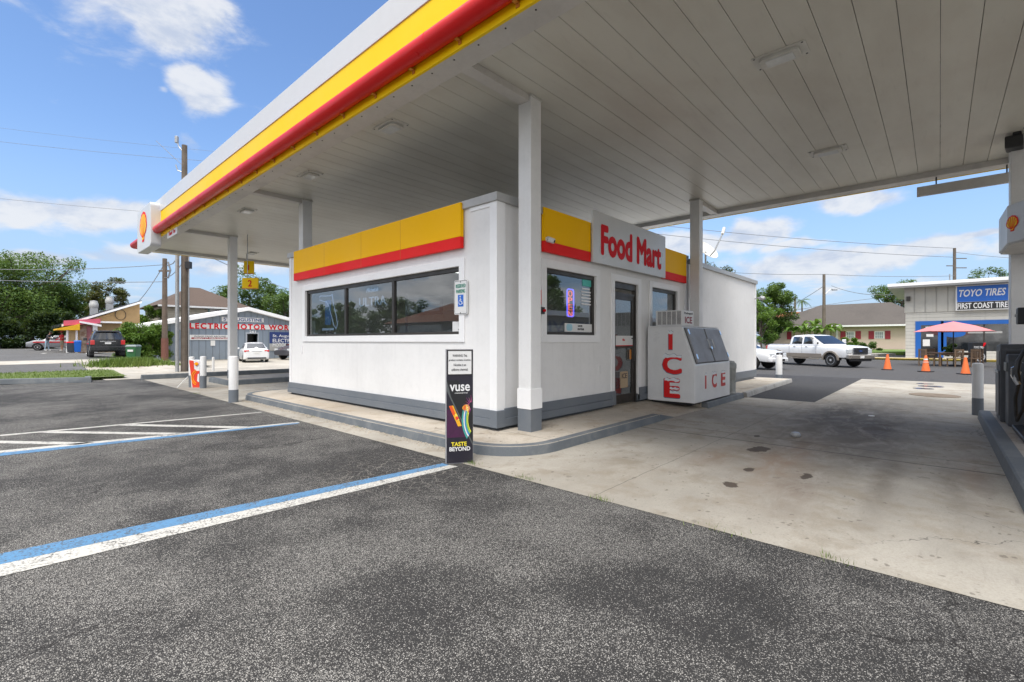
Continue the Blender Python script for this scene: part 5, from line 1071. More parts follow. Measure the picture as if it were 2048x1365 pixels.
# ------------------------------------------------------------------ people
SK=paint('skin',(.42,.24,.17),.6,dirt=.05)
def person(label,loc,rz,joints,edges,rad,bodymat,extras):
    t=lthing('person',label,'person',loc,rz)
    me=bpy.data.meshes.new('body'); me.from_pydata(joints,edges,[]); o=bpy.data.objects.new('body',me); COL.objects.link(o)
    sk=o.modifiers.new('s','SKIN'); sk.use_smooth_shade=True
    for i,r in enumerate(rad): me.skin_vertices[0].data[i].radius=(r,r*.85)
    me.skin_vertices[0].data[0].use_root=True
    sb=o.modifiers.new('u','SUBSURF'); sb.levels=2; sb.render_levels=2
    bpy.context.view_layer.update(); dg=bpy.context.evaluated_depsgraph_get(); nm=bpy.data.meshes.new_from_object(o.evaluated_get(dg)); o.modifiers.clear(); o.data=nm
    nm.materials.clear()
    for m_ in bodymat[0]: nm.materials.append(m_)
    for p_ in nm.polygons: p_.material_index=bodymat[1](p_.center); p_.use_smooth=True
    o.parent=t
    for name,mb,mat in extras: mb.build(name,mat,t,local=True,smooth=True)
    return t
def figure(label,loc,rz,shirt,leg,shorts,hair,bend=0,arm=((.30,-.1,1.05),(.34,.10,1.00)),s=1.0,cap=None):
    sy=.09
    J=[(0,0,.93),(0+bend*.1,0,1.12),(bend*.2,0,1.32),(bend*.28,0,1.46),(bend*.36,0,1.55),(bend*.42+.01,0,1.66),(bend*.44+.01,0,1.76)]
    E_=[(0,1),(1,2),(2,3),(3,4),(4,5),(5,6)]; Rr=[.15,.135,.165,.10,.055,.095,.065]
    for sg,(ax,ay,az),stp in ((1,arm[0],.06),(-1,arm[1],-.08)):
        b0=len(J); sh=(bend*.26,sg*.20,1.42); el=((ax+sh[0])/2-.07,sg*.27,(az+sh[2])/2-.04); ha=(ax,sg*abs(ay)+sg*.05,az)
        J+= [sh,el,ha,(ha[0]+.06,ha[1],ha[2]-.02)]; Rr+=[.065,.048,.036,.042]; E_+=[(2,b0),(b0,b0+1),(b0+1,b0+2),(b0+2,b0+3)]
        for f in range(4): J.append((ha[0]+.13,ha[1]+(f-1.5)*.018,ha[2]-.05)); Rr.append(.010); E_.append((b0+3,len(J)-1))
        J.append((ha[0]+.07,ha[1]-sg*.045,ha[2]+.0)); Rr.append(.011); E_.append((b0+3,len(J)-1))
        b1=len(J); J+=[(0,sg*.10,.88),(stp*.4+.02,sg*.12,.50),(stp,sg*.125,.10),(stp+.0,sg*.13,.045),(stp+.17,sg*.14,.035)]; Rr+=[.10,.066,.045,.045,.036]; E_+=[(0,b1),(b1,b1+1),(b1+1,b1+2),(b1+2,b1+3),(b1+3,b1+4)]
    def mi(c):
        if c.z>1.50: return 0
        if c.z<.09: return 3
        if c.z<(.52 if shorts else .0): return 0
        if abs(c.y)>.22 and c.z<1.22 and c.z>.75: return 0
        return 2 if c.z<.95 else 1
    ex=[]
    hx=bend*.43+.01
    ex.append(('hair',MB().lathe([(.088,-.06),(.108,.02),(.09,.085),(.04,.115),(.005,.12)],14,(hx-.02,0,1.70)),hair))
    if cap: ex.append(('cap',MB().lathe([(.112,0),(.105,.06),(.06,.10),(.005,.11)],14,(hx,0,1.71)).box(hx+.06,-.07,1.705,hx+.20,.07,1.72),cap))
    fc=MB(); fc.lathe([(.004,-.02),(.016,-.005),(.010,.02),(.003,.035)],8,(hx+.10,0,1.665)); ex.append(('nose',fc,SK))
    ee=MB()
    for sg in (1,-1): ee.cyl((hx+.075,sg*.035,1.69),(hx+.098,sg*.035,1.69),.011,n=8)
    ex.append(('eyes',ee,M['black'])); mm=MB().box(hx+.07,-.025,1.615,hx+.096,.025,1.624); ex.append(('mouth',mm,M['taill']))
    er=MB()
    for sg in (1,-1): er.cyl((hx,sg*.09,1.675),(hx,sg*.108,1.675),.028,.02,n=10)
    ex.append(('ears',er,SK))
    o=person(label,loc,rz,J,E_,Rr,([SK,shirt,leg,M['signwhite']],mi),ex); o.scale=(s,)*3; return o
pa=at(124,43.0,0); pa.z=terr(pa.x,pa.y)+.03
figure('person in red shirt and cap with khaki shorts standing by the eatery',tuple(pa),R(42+170),paint('red_shirt',(.55,.03,.04),.8),paint('khaki_shorts',(.30,.27,.20),.8),True,paint('brown_hair',(.05,.03,.02),.8),0,cap=paint('red_cap',(.5,.05,.06),.7),s=1.0)
pb=at(94,44.0,0); pb.z=terr(pb.x,pb.y)+.03
figure('person in dark shirt and pale jeans leaning forward beside the parked silver car',tuple(pb),R(-40),paint('charcoal_shirt',(.035,.035,.045),.8),paint('light_jeans',(.30,.40,.50),.85),False,paint('dark_hair',(.02,.015,.012),.8),.7,arm=((.62,.08,1.15),(.58,.05,1.12)),s=1.0)
# ------------------------------------------------------------------ patio in front of the tyre shop
WD=paint('patio_wood',(.20,.13,.08),.6,dirt=.2)
pt=at(1905,26.2,0)
rz=math.atan2(RT.y,RT.x)
t=lthing('patio_table','long brown wooden patio table under the pink parasol','table',tuple(pt),rz)
MB().box(-1.15,-.45,.70,1.0,.45,.75).build('table_top',WD,t,local=True,bevel=.01)
for x in (-1.05,.9):
    for y in (-.38,.38): MB().box(x-.04,y-.04,0,x+.04,y+.04,.70).build('leg',WD,t,local=True)
MB().box(-1.05,-.36,.60,.9,-.33,.70).build('apron',WD,t,local=True)
def chair():
    t=lthing('patio_chair','','chair',(0,0,0),group='patio chairs round the wooden table')
    MB().box(-.25,-.25,.42,.25,.25,.46).build('seat',WD,t,local=True,bevel=.008)
    for x in (-.22,.22): MB().box(x-.022,-.245,0,x+.022,-.20,.42).build('leg',WD,t,local=True); MB().box(x-.022,.20,0,x+.022,.245,.95).build('leg',WD,t,local=True)
    q=MB()
    for i in range(5): q.box(-.17+i*.08,.21,.50,-.14+i*.08,.235,.88)
    q.box(-.2,.20,.86,.2,.24,.94); q.build('backrest',WD,t,local=True)
    for x in (-.24,.24): MB().box(x-.02,-.23,.62,x+.02,.22,.65).build('armrest',WD,t,local=True)
    return t
c0=chair()
for k,(dx,dt,r_,lab) in enumerate(((-1.5,-.05,R(90),'wooden patio chair at the left end of the table'),(-.6,-.80,R(180),'wooden patio chair with its back to the camera left of the right cone'),(.35,-.75,R(175),'wooden patio chair right behind the right cone'),(1.35,.1,R(-80),'wooden patio chair at the right end of the table'),(-.3,.8,0,'wooden patio chair on the far side of the table'))):
    loc=Vector(pt)+RT*dx+FW*dt; o=c0 if k==0 else dup(c0,loc); o.location=loc; o.rotation_euler=(0,0,rz+r_); o['label']=lab
t=lthing('parasol','open pink parasol on a dark pole over the patio table','parasol',tuple(pt+RT*.05),rz)
MB().cyl((0,0,.0),(0,0,2.45),.025,n=8).build('pole',M['black'],t,local=True,smooth=True); MB().lathe([(.28,0),(.28,.05),(.05,.08)],16).build('base',M['black'],t,local=True)
q=MB(); nn=8; rad=1.75
apx=q.P((0,0,2.48)); rr=[q.P((rad*math.cos(2*math.pi*k/nn+.25),rad*math.sin(2*math.pi*k/nn+.25),1.93-.03*(k%2))) for k in range(nn)]; mids=[q.P((rad*.52*math.cos(2*math.pi*k/nn+.25),rad*.52*math.sin(2*math.pi*k/nn+.25),2.235)) for k in range(nn)]
for k in range(nn): j=(k+1)%nn; q.F((apx,mids[k],mids[j])); q.F((mids[k],rr[k],rr[j],mids[j]))
cn=q.build('canopy',paint('pink_canvas',(.60,.20,.21),.8,dirt=.08),t,local=True,normals=True); sm_=cn.modifiers.new('th','SOLIDIFY'); sm_.thickness=.01
for k in range(nn): MB().cyl((0,0,2.42),(rad*.97*math.cos(2*math.pi*k/nn+.25),rad*.97*math.sin(2*math.pi*k/nn+.25),1.90),.009,n=5).build('rib',M['steel'],t,local=True)
# ------------------------------------------------------------------ foliage builders
def leafcloud(mb,rnd,centers,n,leaf,spread=1.0,flat=.8):
    for (c,r) in centers:
        for _ in range(n):
            d=Vector((rnd.gauss(0,1),rnd.gauss(0,1),rnd.gauss(0,1))).normalized()*r*(rnd.random()**.38)*spread; d.z*=flat
            p=c+d; s_=leaf*rnd.uniform(.55,1.35); u=Vector((rnd.gauss(0,1),rnd.gauss(0,1),rnd.gauss(0,.6))).normalized(); v=u.cross(Vector((rnd.gauss(0,.5),rnd.gauss(0,.5),1))).normalized()
            a=[mb.P(p+u*s_),mb.P(p+v*s_*.45),mb.P(p-u*s_),mb.P(p-v*s_*.45)]; mb.F(a)
def tree(label,loc,H,Rc,seed,mat,nclump=60,nleaf=90,leaf=.16,trunk=.22,name='broadleaf_tree',zlow=.30,group=None,cat='tree',lean=0,squash=1.0,clr=.2):
    rnd=random.Random(seed); t=lthing(name,label,cat,tuple(loc),group=group)
    tr=MB(); top=H*.62; tp=[Vector((math.sin(z*.6+seed)*.12*z/3+lean*z/H,math.cos(z*.8+seed)*.12*z/3,z)) for z in [top*i/6 for i in range(7)]]
    tr.tube(tp,1,9,[trunk*(1.25 if i==0 else 1-.11*i) for i in range(7)])
    cents=[]
    nb=9; tips=[]
    for i in range(nb):
        a=2*math.pi*i/nb+rnd.uniform(-.3,.3); k=rnd.randint(2,6); s0=tp[k]; ln=Rc*rnd.uniform(.55,.95)
        e=Vector((math.cos(a)*ln+lean,math.sin(a)*ln,H*rnd.uniform(zlow+.18,.86))); m_=(s0+e)/2+Vector((0,0,-.03*H)); tr.tube([s0,m_,e],1,6,[trunk*.42,trunk*.27,trunk*.08]); tips.append(e)
        for _ in range(2): e2=m_+Vector((rnd.uniform(-1,1)*Rc*.4,rnd.uniform(-1,1)*Rc*.4,rnd.uniform(.05,.3)*H)); tr.tube([m_,e2],1,5,[trunk*.2,trunk*.05]); tips.append(e2)
    tr.build('trunk',M['bark'],t,local=True,smooth=True)
    zc=H*(zlow+1)/2; hz=H*(1-zlow)/2
    for e in tips: cents.append((e,Rc*clr*rnd.uniform(.8,1.2)))
    while len(cents)<nclump:
        d=Vector((rnd.gauss(0,1),rnd.gauss(0,1),rnd.gauss(0,1))).normalized(); k=rnd.uniform(.55,1.0)
        w_=.78+.22*mnoise.noise(d*2.2+Vector((seed,0,0)))*2
        p=Vector((d.x*Rc*k*w_+lean,d.y*Rc*k*w_,zc+d.z*hz*k*squash*(.9+.2*rnd.random()))); cents.append((p,Rc*clr*rnd.uniform(.55,1.15)))
    lm=MB(); leafcloud(lm,rnd,cents,nleaf,leaf); lm.build('crown',mat,t,local=True,normals=False)
    return t
def bush(label,loc,rx,ry,h,seed,mat,n=9000,leaf=.07,name='shrub',cat='shrub',group=None,rz=0,lumps=26):
    rnd=random.Random(seed); t=lthing(name,label,cat,tuple(loc),rz,group=group); st=MB()
    cents=[]
    for i in range(lumps):
        x=rnd.uniform(-1,1); y=rnd.uniform(-1,1)
        if name=='hedge': pass
        elif x*x+y*y>1: x*=.6; y*=.6
        z=rnd.uniform(.1,1)*h*(1-.35*(x*x+y*y) if name!='hedge' else 1); r=min(rx,ry,h)*rnd.uniform(.22,.42)*(1.5 if name=='hedge' else 1); cents.append((Vector((x*(rx-r*.5),y*(ry-r*.5),max(r*.6,z-r*.5))),r))
        if i%3==0: st.tube([(x*rx*.3,y*ry*.3,0),(x*rx*.6,y*ry*.6,z*.6),(x*rx*.8,y*ry*.8,z*.9)],1,5,[.04,.03,.01])
    st.build('stems',M['bark'],t,local=True)
    lm=MB(); leafcloud(lm,rnd,cents,n//lumps,leaf); lm.build('foliage',mat,t,local=True,normals=False); return t
# ------------------------------------------------------------------ buildings on the left
def siding(name,col,vert=True,pitch=.3,dirt=.1):
    if name in MATS: return MATS[name]
    m,n,b,o=newmat(name); p=GP(n); X,Y,Z=n.sep(p)
    s_=n.m('ADD',X,Y) if vert else Z
    fr=n.m('FRACT',n.m('DIVIDE',s_,pitch)); g=n.ramp(n.m('ABSOLUTE',n.m('SUBTRACT',fr,.5)),.40,.47)
    c=n.mix(n.m('MULTIPLY',n.ramp(n.noise(p,1.3,5),.4,.7),dirt*2),col,tuple(x*.6 for x in col)); 
    st=n.noise(n.vm('MULTIPLY',p,(6,6,.5)),1,4,.6); c=n.mix(n.m('MULTIPLY',n.ramp(st,.5,.75),.18),c,tuple(x*.5 for x in col))
    n._in(b.inputs['Base Color'],n.mix(n.m('MULTIPLY',g,.45),c,tuple(x*.35 for x in col))); b.inputs['Roughness'].default_value=.7
    n._in(b.inputs['Normal'],n.bump(n.m('MULTIPLY',g,-1.0),.6,.02)); return m
def shingle(name,col):
    m,n,b,o=newmat(name); p=GP(n); X,Y,Z=n.sep(p)
    r=n.m('FRACT',n.m('MULTIPLY',Z,9)); k=n.noise(n.vm('MULTIPLY',p,(3,3,9)),2,4,.6); c=n.mix(k,tuple(x*.6 for x in col),tuple(x*1.25 for x in col)); c=n.mix(n.m('MULTIPLY',n.ramp(r,.85,1.0),.4),c,tuple(x*.4 for x in col))
    c=n.mix(n.m('MULTIPLY',n.ramp(n.noise(p,.25,4),.45,.7),.4),c,tuple(x*.55 for x in col)); n._in(b.inputs['Base Color'],c); b.inputs['Roughness'].default_value=.9; return m
# blue grey workshop
YW=38.3
t=thing('motor_workshop','low blue grey boarded workshop with white gable edge and red lettering','building',(14.5,42,0))
wm=siding('blue_grey_boards',(.22,.265,.32),True,.42)
def py(px,pyv,Y=YW): x,z,_=onY(px,pyv,Y); return x,z
xl,_=py(336,700); xr_=xl+13.6
xa,za=py(494,622); xe,ze=py(336,649); xri=2*xa-xl
F0=((0,YW,0),(1,0,0),(0,0,1),(0,-1,0))
dx0,dz1=py(494,668); dx1,_=py(515.5,668)
wl=MB(F0); wl.prism([(xl,0),(dx0,0),(dx0,dz1),(dx1,dz1),(dx1,0),(xri,0),(xri,ze),(xa,za),(xl,ze)],-.15,0); wl.build('front_wall',wm,t)
MB().box(xl,YW+.15,0,xl+.15,YW+10,ze-.02).build('side_wall',wm,t); MB().box(xri-.15,YW+.15,0,xri,YW+10,ze-.02).build('side_wall',wm,t); MB().box(xl+.15,YW+9.85,0,xri-.15,YW+10,ze-.02).build('side_wall',wm,t)
rf=MB(F0); rf.prism([(xl-.7,ze-.14),(xa,za),(xri+.7,ze-.14),(xri+.7,ze+.10),(xa,za+.26),(xl-.7,ze+.10)],-10.3,.45); rf.build('roof',M['trim'],t,bevel=.01)
df=MB(F0); df.box(dx0-.09,0,.0,dx0,dz1+.1,.03); df.box(dx1,0,.0,dx1+.09,dz1+.1,.03); df.box(dx0,dz1,.0,dx1,dz1+.1,.03); d_=df.build('door_frame',paint('pale_grey_trim',(.38,.41,.46),.6),t)
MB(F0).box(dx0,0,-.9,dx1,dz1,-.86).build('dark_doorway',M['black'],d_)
def sg(x0,z0,x1,z1,mat,name='sign_board',f=F0,d=.05,par=None): return MB(f).box(min(x0,x1),min(z0,z1),.005,max(x0,x1),max(z0,z1),d).build(name,mat,par or t,bevel=.005)
x0,z1=py(375,646.5); x1,z0=py(584,660.5); x1=xri-1.2
s1=sg(x0,z0,x1,z1+.0,M['signwhite'])
xw0,_=py(380,650); xw1=x1-.12
zc=(z0+z1)/2
text('ELECTRIC MOTOR WORKS',((py(368,650)[0],YW-.055,zc),(1,0,0),(0,0,1),(0,-1,0)),.36,M['txtred'],'lettering',s1,py(594,650)[0]-py(368,650)[0],.07,cx=False,space=1.25)
x0,z1=py(443,634); x1,z0=py(527,647.5); s2=sg(x0,z0+.08,x1,z1,M['colw'])
text('ST. AUGUSTINE',(((x0+x1)/2,YW-.055,(z0+.08+z1)/2),(1,0,0),(0,0,1),(0,-1,0)),.23,M['txtblue'],'lettering',s2,2.6,.03)
x0,z1=py(379,670); x1,z0=py(470,680.5); s3=sg(x0,z0,x1,z1,M['signwhite']); 
MB(F0).box(x0+.1,z0+.07,.052,x1-.1,(z0+z1)/2,.056).build('dark_band',paint('maroon_band',(.30,.02,.03),.5),s3)
text('PLEASE DRIVE AROUND TO',(((x0+x1)/2,YW-.055,z1-.11),(1,0,0),(0,0,1),(0,-1,0)),.11,M['txtblack'],'lettering',s3,(x1-x0)*.8,.01); text('GRANT ST. MAIN ENTRANCE',(((x0+x1)/2,YW-.058,(z0+.07+(z0+z1)/2)/2),(1,0,0),(0,0,1),(0,-1,0)),.11,M['txtwhite'],'lettering',s3,(x1-x0)*.82,.01)
x0,z1=py(421,681.5); x1,z0=py(430,692); sg(x0,z0,x1,z1,M['signwhite'],'notice')
x0,z1=py(352,647); x1,z0=py(362,660); sg(x0,z0,x1,z1,M['coping'],'blank_board')
x0,z1=py(539,664.5); x1,z0=py(588,701); x1=x0+3.2
s4=sg(x0,z0+.55,x1,z1,paint('navy_sign',(.015,.04,.17),.4)); sg(x0,z0,x1,z0+.545,M['coping'],'sign_foot')
for k,(s_,w_,h_) in enumerate((('St. Augustine',1.9,.26),('ELECTRIC',1.7,.27),('MOTOR WORKS',2.2,.27))): text(s_,((x0+.22,YW-.055,z1-.32-k*.34),(1,0,0),(0,0,1),(0,-1,0)),h_,M['txtwhite'],'lettering',s4,w_,.02,cx=False)
xm,zm=py(505,664); text('261',((xm,YW-.03,zm-.0),(1,0,0),(0,0,1),(0,-1,0)),.16,M['txtwhite'],'house_number',t,.45,.03)
# beige two storey house behind
YH=56
t=thing('beige_house','beige two storey house with brown hipped roof behind the workshop','house',(14,60,0))
def pyh(px,pyv): x,z,_=onY(px,pyv,YH); return x,z
xl,ze=pyh(330,610); xr,_=pyh(492,610)
hs=siding('beige_lap_boards',(.50,.45,.36),False,.22)
MB().box(xl,YH,0,xr,YH+9,ze).build('walls',hs,t)
a,zr=pyh(405,583); b_=xl+(xr-xl)*.56
q=MB(); e=.7; P_=[(xl-e,YH-e,ze-.05),(xr+e,YH-e,ze-.05),(xr+e,YH+9+e,ze-.05),(xl-e,YH+9+e,ze-.05),(a,YH+4.5,zr+.75),(b_,YH+4.5,zr+.75)]
i=[q.P(p) for p in P_]; q.F((i[0],i[1],i[5],i[4])); q.F((i[1],i[2],i[5])); q.F((i[2],i[3],i[4],i[5])); q.F((i[3],i[0],i[4])); q.F((i[3],i[2],i[1],i[0])); q.build('roof',shingle('brown_shingles',(.10,.070,.055)),t)
MB().box(xl-e,YH-e-.03,ze-.2,xr+e,YH-e,ze-.03).build('fascia',M['colw'],t)
x0,z1=pyh(419,616); x1,z0=pyh(439,634); w_=MB().box(x0-.15,YH-.06,z0-.15,x1+.15,YH-.002,z1+.15).build('window_frame',paint('teal_trim',(.18,.30,.30),.5),t); MB().box(x0,YH-.08,z0,x1,YH-.062,z1).build('pane',M['carglass'],w_)
lp=pyh(412,617); MB().box(lp[0]-.1,YH-.2,lp[1]-.1,lp[0]+.1,YH,lp[1]+.12).build('wall_lamp',M['black'],t)
# tan eatery with lean-to roof, yellow awning and roof ventilators
YR=50.5
t=thing('tan_eatery','tan roadside eatery with sloping roof, yellow awning and two roof ventilators','building',(6,53,.45))
def pr(px,pyv,Y=YR): x,z,_=onY(px,pyv,Y); return x,z
FR=((0,YR,0),(1,0,0),(0,0,1),(0,-1,0)); g0=.45
xL,zL=pr(160,646); xR,zR=pr(279.5,608)
MB(FR).prism([(xL,g0),(xR,g0),(xR,zR),(xL,zL)],-9,0).build('walls',paint('tan_stucco',(.60,.39,.18),.8,dirt=.2,dscale=1.2,bump=.2),t)
xl2,zl2=pr(122,651); xr2,zr2=pr(281,604.5)
MB(FR).prism([(xl2,zl2-.10),(xr2,zr2-.10),(xr2,zr2+.12),(xl2,zl2+.12)],-9.3,.5).build('roof',M['cargrey'],t); MB(FR).prism([(xl2,zl2-.12),(xr2,zr2-.12),(xr2,zr2+.05),(xl2,zl2+.05)],.505,.55).build('barge_board',M['trim'],t)
xa_,za_=pr(113,657); xb_,_=pr(157,655)
MB(FR).prism([(xa_,za_-.14),(xb_,za_-.14),(xb_,za_+.38),(xa_+1.0,za_+.26),(xa_,za_-.02)],-3,.9).build('awning',paint('yellow_awning',(.75,.42,.01),.7),t)
MB(FR).prism([(xb_-.9,zL-.28),(xb_+1.25,zL-.02),(xb_+1.25,zL+.36),(xb_-.9,zL+.12)],.56,.66).build('pink_fascia',paint('pink_fascia',(.60,.10,.16),.6),t)
MB(FR).prism([(xb_-.0,zL-.02),(xb_+1.3,zL-.30),(xb_+1.3,zL-.14),(xb_,zL+.12)],.67,.74).build('white_eave',M['trim'],t)
for px in (133,151.5): x,_=pr(px,680); MB().cyl((x,YR-.6,g0),(x,YR-.6,za_+.1),.07,n=8).build('awning_post',M['trim'],t)
x0,_=pr(159,680); x1,_=pr(172,680); MB(FR).box(x0,g0,.01,x1,zL-.2,.35).build('stone_pier',paint('brown_stone',(.20,.11,.06),.8,dirt=.5,dscale=3,dirtcol=(.5,.42,.34)),t)
x0,_=pr(173,680); x1,_=pr(183,680); MB(FR).box(x0,g0,.01,x1,zL-.25,.12).build('menu_wall',paint('pink_wall',(.55,.22,.24),.7,dirt=.3,dscale=5),t)
x0,_=pr(184,680); MB(FR).box(x0,g0,.0,x0+.28,zL+.1,.5).build('downpipe',M['trim'],t)
x0,z1=pr(188,643); x1,z0=pr(242,647); MB(FR).box(x0,z0-.02,.0,x1,z1,.45).build('shutter_hood',M['trim'],t,bevel=.01)
x0,z1=pr(192,648); x1,z0=pr(240,672); MB(FR).box(x0,z0,.002,x1,z1,.03).build('service_hatch',paint('tan_shutter',(.40,.27,.13),.7,dirt=.2),t)
for px0,px1,pt_,pb in ((182,202,601,632),(215,233,594,622)):
    (x0,z1),(x1,z0)=pr(px0,pt_),pr(px1,pb); c=(x0+x1)/2; w_=(x1-x0)/2
    v=MB().box(c-w_*.78,YR+1.0,z0-.9,c+w_*.78,YR+1.0+w_*1.6,z0+(z1-z0)*.52).build('vent_stack',M['steel'],t)
    MB().lathe([(w_*.8,0),(w_,.12),(w_*1.02,.38),(w_*.85,.46),(w_*.80,.62),(w_*.1,.66)],18,(c,YR+1.0+w_*.8,z0+(z1-z0)*.52)).build('vent_cap',M['coping'],v,smooth=True)
x,z=pr(241,630); MB(((x,YR-.03,z),(1,0,0),(0,0,1),(0,-1,0))).ring([(.36*math.cos(R(a)),.44*math.sin(R(a))) for a in range(0,360,20)],[(.33*math.cos(R(a)),.41*math.sin(R(a))) for a in range(0,360,20)],0,.04).build('wall_wheel',M['black'],t)
def binthing(nm,lab,px,Y,w_,h,body,lid,g=.45,rz=0):
    x,_,_=onY(px,700,Y); gz=terr(x,Y)+.02; o=lthing(nm,lab,'bin',(x,Y,gz),rz)
    MB().loft([[(-w_*.40,-w_*.42,.06),(w_*.40,-w_*.42,.06),(w_*.40,w_*.42,.06),(-w_*.40,w_*.42,.06)],[(-w_*.5,-w_*.5,h*.88),(w_*.5,-w_*.5,h*.88),(w_*.5,w_*.5,h*.88),(-w_*.5,w_*.5,h*.88)]]).build('bin_body',body,o,local=True,bevel=.03)
    MB().loft([[(-w_*.54,-w_*.56,h*.885),(w_*.54,-w_*.56,h*.885),(w_*.54,w_*.56,h*.885),(-w_*.54,w_*.56,h*.885)],[(-w_*.46,-w_*.45,h),(w_*.46,-w_*.45,h),(w_*.46,w_*.45,h),(-w_*.46,w_*.45,h)]]).build('bin_lid',lid,o,local=True,bevel=.03)
    return o
binthing('blue_bin','blue recycling bin beside the brown stone pier of the eatery',155,49.0,.42,.95,M['blue'],M['blue'])
binthing('rubbish_bin','grey rubbish bin with red lid near the person in the red shirt',141,49.2,.46,.86,M['plastic'],M['txtred'])
o=binthing('wheeled_bin','green wheeled bin with grey lid in front of the leafy shrub',267,29.0,.46,.84,paint('green_bin_plastic',(.03,.14,.05),.5,dirt=.1),paint('grey_green_lid',(.20,.25,.25),.5),rz=R(-38))
MB(((0,-.235,.56),(1,0,0),(0,0,1),(0,-1,0))).box(-.12,-.05,0,.12,.05,.02).build('bin_label',M['signwhite'],o,local=True)
for s in (-1,1): MB().cyl((s*.18,.24,.07),(s*.23,.24,.07),.07,n=12).build('wheel',M['rubber'],o,local=True)
# ------------------------------------------------------------------ buildings on the right
XT=47.0
t=thing('tyre_shop','cream boarded tyre shop with blue door frame and blue sign above','shop',(51,-2,0))
def pX(px,pyv,X=XT): y,z,_=onX(px,pyv,X); return -y,z
FT=((XT,0,0),(0,-1,0),(0,0,1),(-1,0,0))
aL,zb=pX(1811,716); _,zt=pX(1811,582); aR=10.0; _,zmid=pX(1811,626)
cream=(.50,.49,.45)
d0,dz=pX(1842,651); d1,_=pX(1876,651); w0,wz1=pX(1893,650); w1=aR-.6; _,wz0=pX(1893,702)
q=MB(FT)
for a0,a1,b0,b1 in ((aL,d0,0,zmid),(d1,w0,0,zmid),(w0,w1,0,wz0),(w1,aR,0,zmid),(d0,d1,dz,zmid),(w0,w1,wz1,zmid)): q.box(a0,b0,-.2,a1,b1,0)
q.build('lower_wall',siding('cream_lap_boards',cream,False,.26,.05),t)
MB(FT).box(aL-.06,zmid,-.2,aR,zt+.4,.05).build('upper_wall',siding('cream_vertical_boards',(.46,.45,.41),True,.62,.1),t)
MB().box(XT+.2,-aL-.2,0,XT+12,-aL,zt+.3).build('side_wall',siding('cream_lap_boards',cream,False,.26),t)
aLr,zr0=pX(1789,577); q=MB(FT); q.box(aL-1.0,zt+.15,-12,aR+1,zt+.45,1.0); q.build('roof',M['coping'],t,bevel=.02); MB(FT).box(aL-1.02,zt+.28,1.005,aR+1,zt+.50,1.06).build('fascia',M['trim'],t)
MB(FT).box(aL+7.0,zt+.45,-4,aL+9.4,zt+1.1,-2).build('roof_unit',M['coping'],t)
bl=paint('bright_blue_trim',(.01,.11,.42),.4,dirt=.05)
q=MB(FT); q.box(d0-.32,.1,.0,d0,dz+.30,.06); q.box(d1,.1,0,d1+.30,dz+.30,.06); q.box(d0,dz,0,d1,dz+.30,.06); q.build('door_frame',bl,t)
MB(FT).box(d0,.1,-.10,d1,dz,-.06).build('door',M['carglass'],t); q=MB(FT); q.box(d0+.1,1.0,-.055,d0+.5,1.5,-.05); q.box(d0+.3,1.7,-.055,d0+.7,1.9,-.05); q.build('door_stickers',M['signwhite'],t); MB(FT).box(d0+.25,dz-.25,-.055,d0+.85,dz-.1,-.05).build('door_number',M['txtwhite'],t)
q=MB(FT); q.box(w0-.30,wz0-.05,0,w0,wz1+.28,.06); q.box(w0,wz1,0,w1+.3,wz1+.28,.06); q.build('window_frame',bl,t)
MB(FT).box(w0,wz0,-.12,w1,wz1,-.08).build('shop_window',M['carglass'],t)
for k in range(1,6): a=w0+k*1.95; MB(FT).box(a-.04,wz0,-.08,a+.04,wz1,-.02).build('mullion',M['bronze'],t)
MB(FT).box(aL,.0,.005,aR,.14,.5).build('step',M['walk'],t)
a,z=pX(1908,667); MB(((XT-.02,-a,z-.0),(0,-1,0),(0,0,1),(-1,0,0))).prism([(.62*math.cos(R(k)),.30*math.sin(R(k))) for k in range(0,360,20)],-.02,.02).build('oval_window_sign',bl,t)
a,z=pX(1972,665); text('AKDEO TIRE',((XT+.06,-a,z),(0,-1,0),(0,0,1),(-1,0,0)),.16,M['coping'],'lettering',t,1.7,.02) if False else MB(((XT+.06,-a,z),(0,-1,0),(0,0,1),(-1,0,0))).box(-.9,-.07,0,.8,.07,.01).build('window_lettering',M['coping'],t)
a0,z1=pX(1911,573); a1,z0=pX(2019,619)
z1=z1-.0; z0=z0
sb=MB(FT).box(a0,z0,.06,a1,z1,.24).build('sign_board',M['signwhite'],t,bevel=.01)
MB(FT).box(a0+.08,z0+.62,.241,a1-.08,z1-.07,.255).build('blue_panel',M['blue'],sb); MB(FT).box(a0+.08,z0+.07,.241,a1-.08,z0+.60,.255).build('black_panel',M['black'],sb)
am=(a0+a1)/2
text('TOYO TIRES',((XT-.256,-am,(z0+.62+z1-.07)/2+.06),(0,-1,0),(0,0,1),(-1,0,0)),.48,M['txtwhite'],'lettering',sb,(a1-a0)*.86,.035,shear=.25)
text('FIRST COAST TIRE',((XT-.256,-am,z0+.33),(0,-1,0),(0,0,1),(-1,0,0)),.38,M['txtwhite'],'lettering',sb,(a1-a0)*.92,.035)
a,z=pX(1817,599); MB(FT).box(a-.12,z-.15,.05,a+.12,z+.2,.25).build('wall_lamp',M['bronze'],t)
kerbline('kerb',[(44.6,3.6),(44.4,-9)],.13,.2,paint('yellow_kerb_paint',(.62,.45,.05),.8,dirt=.25,dscale=4,dirtcol=(.25,.24,.22)),1)
struct(MB().poly([(44.4,4.2,.11),(47,4.2,.11),(47,-9,.11),(44.4,-9,.11)]).build('sidewalk',M['walk'],normals=False))
t=thing('tyre_display','black display board with white lettering and a wheel beside the patio','display board',tuple(at(1959,28.8,0)))
c=at(1959,28.8,0); fr=(tuple(c),tuple(RT),(0,0,1),tuple(-FW))
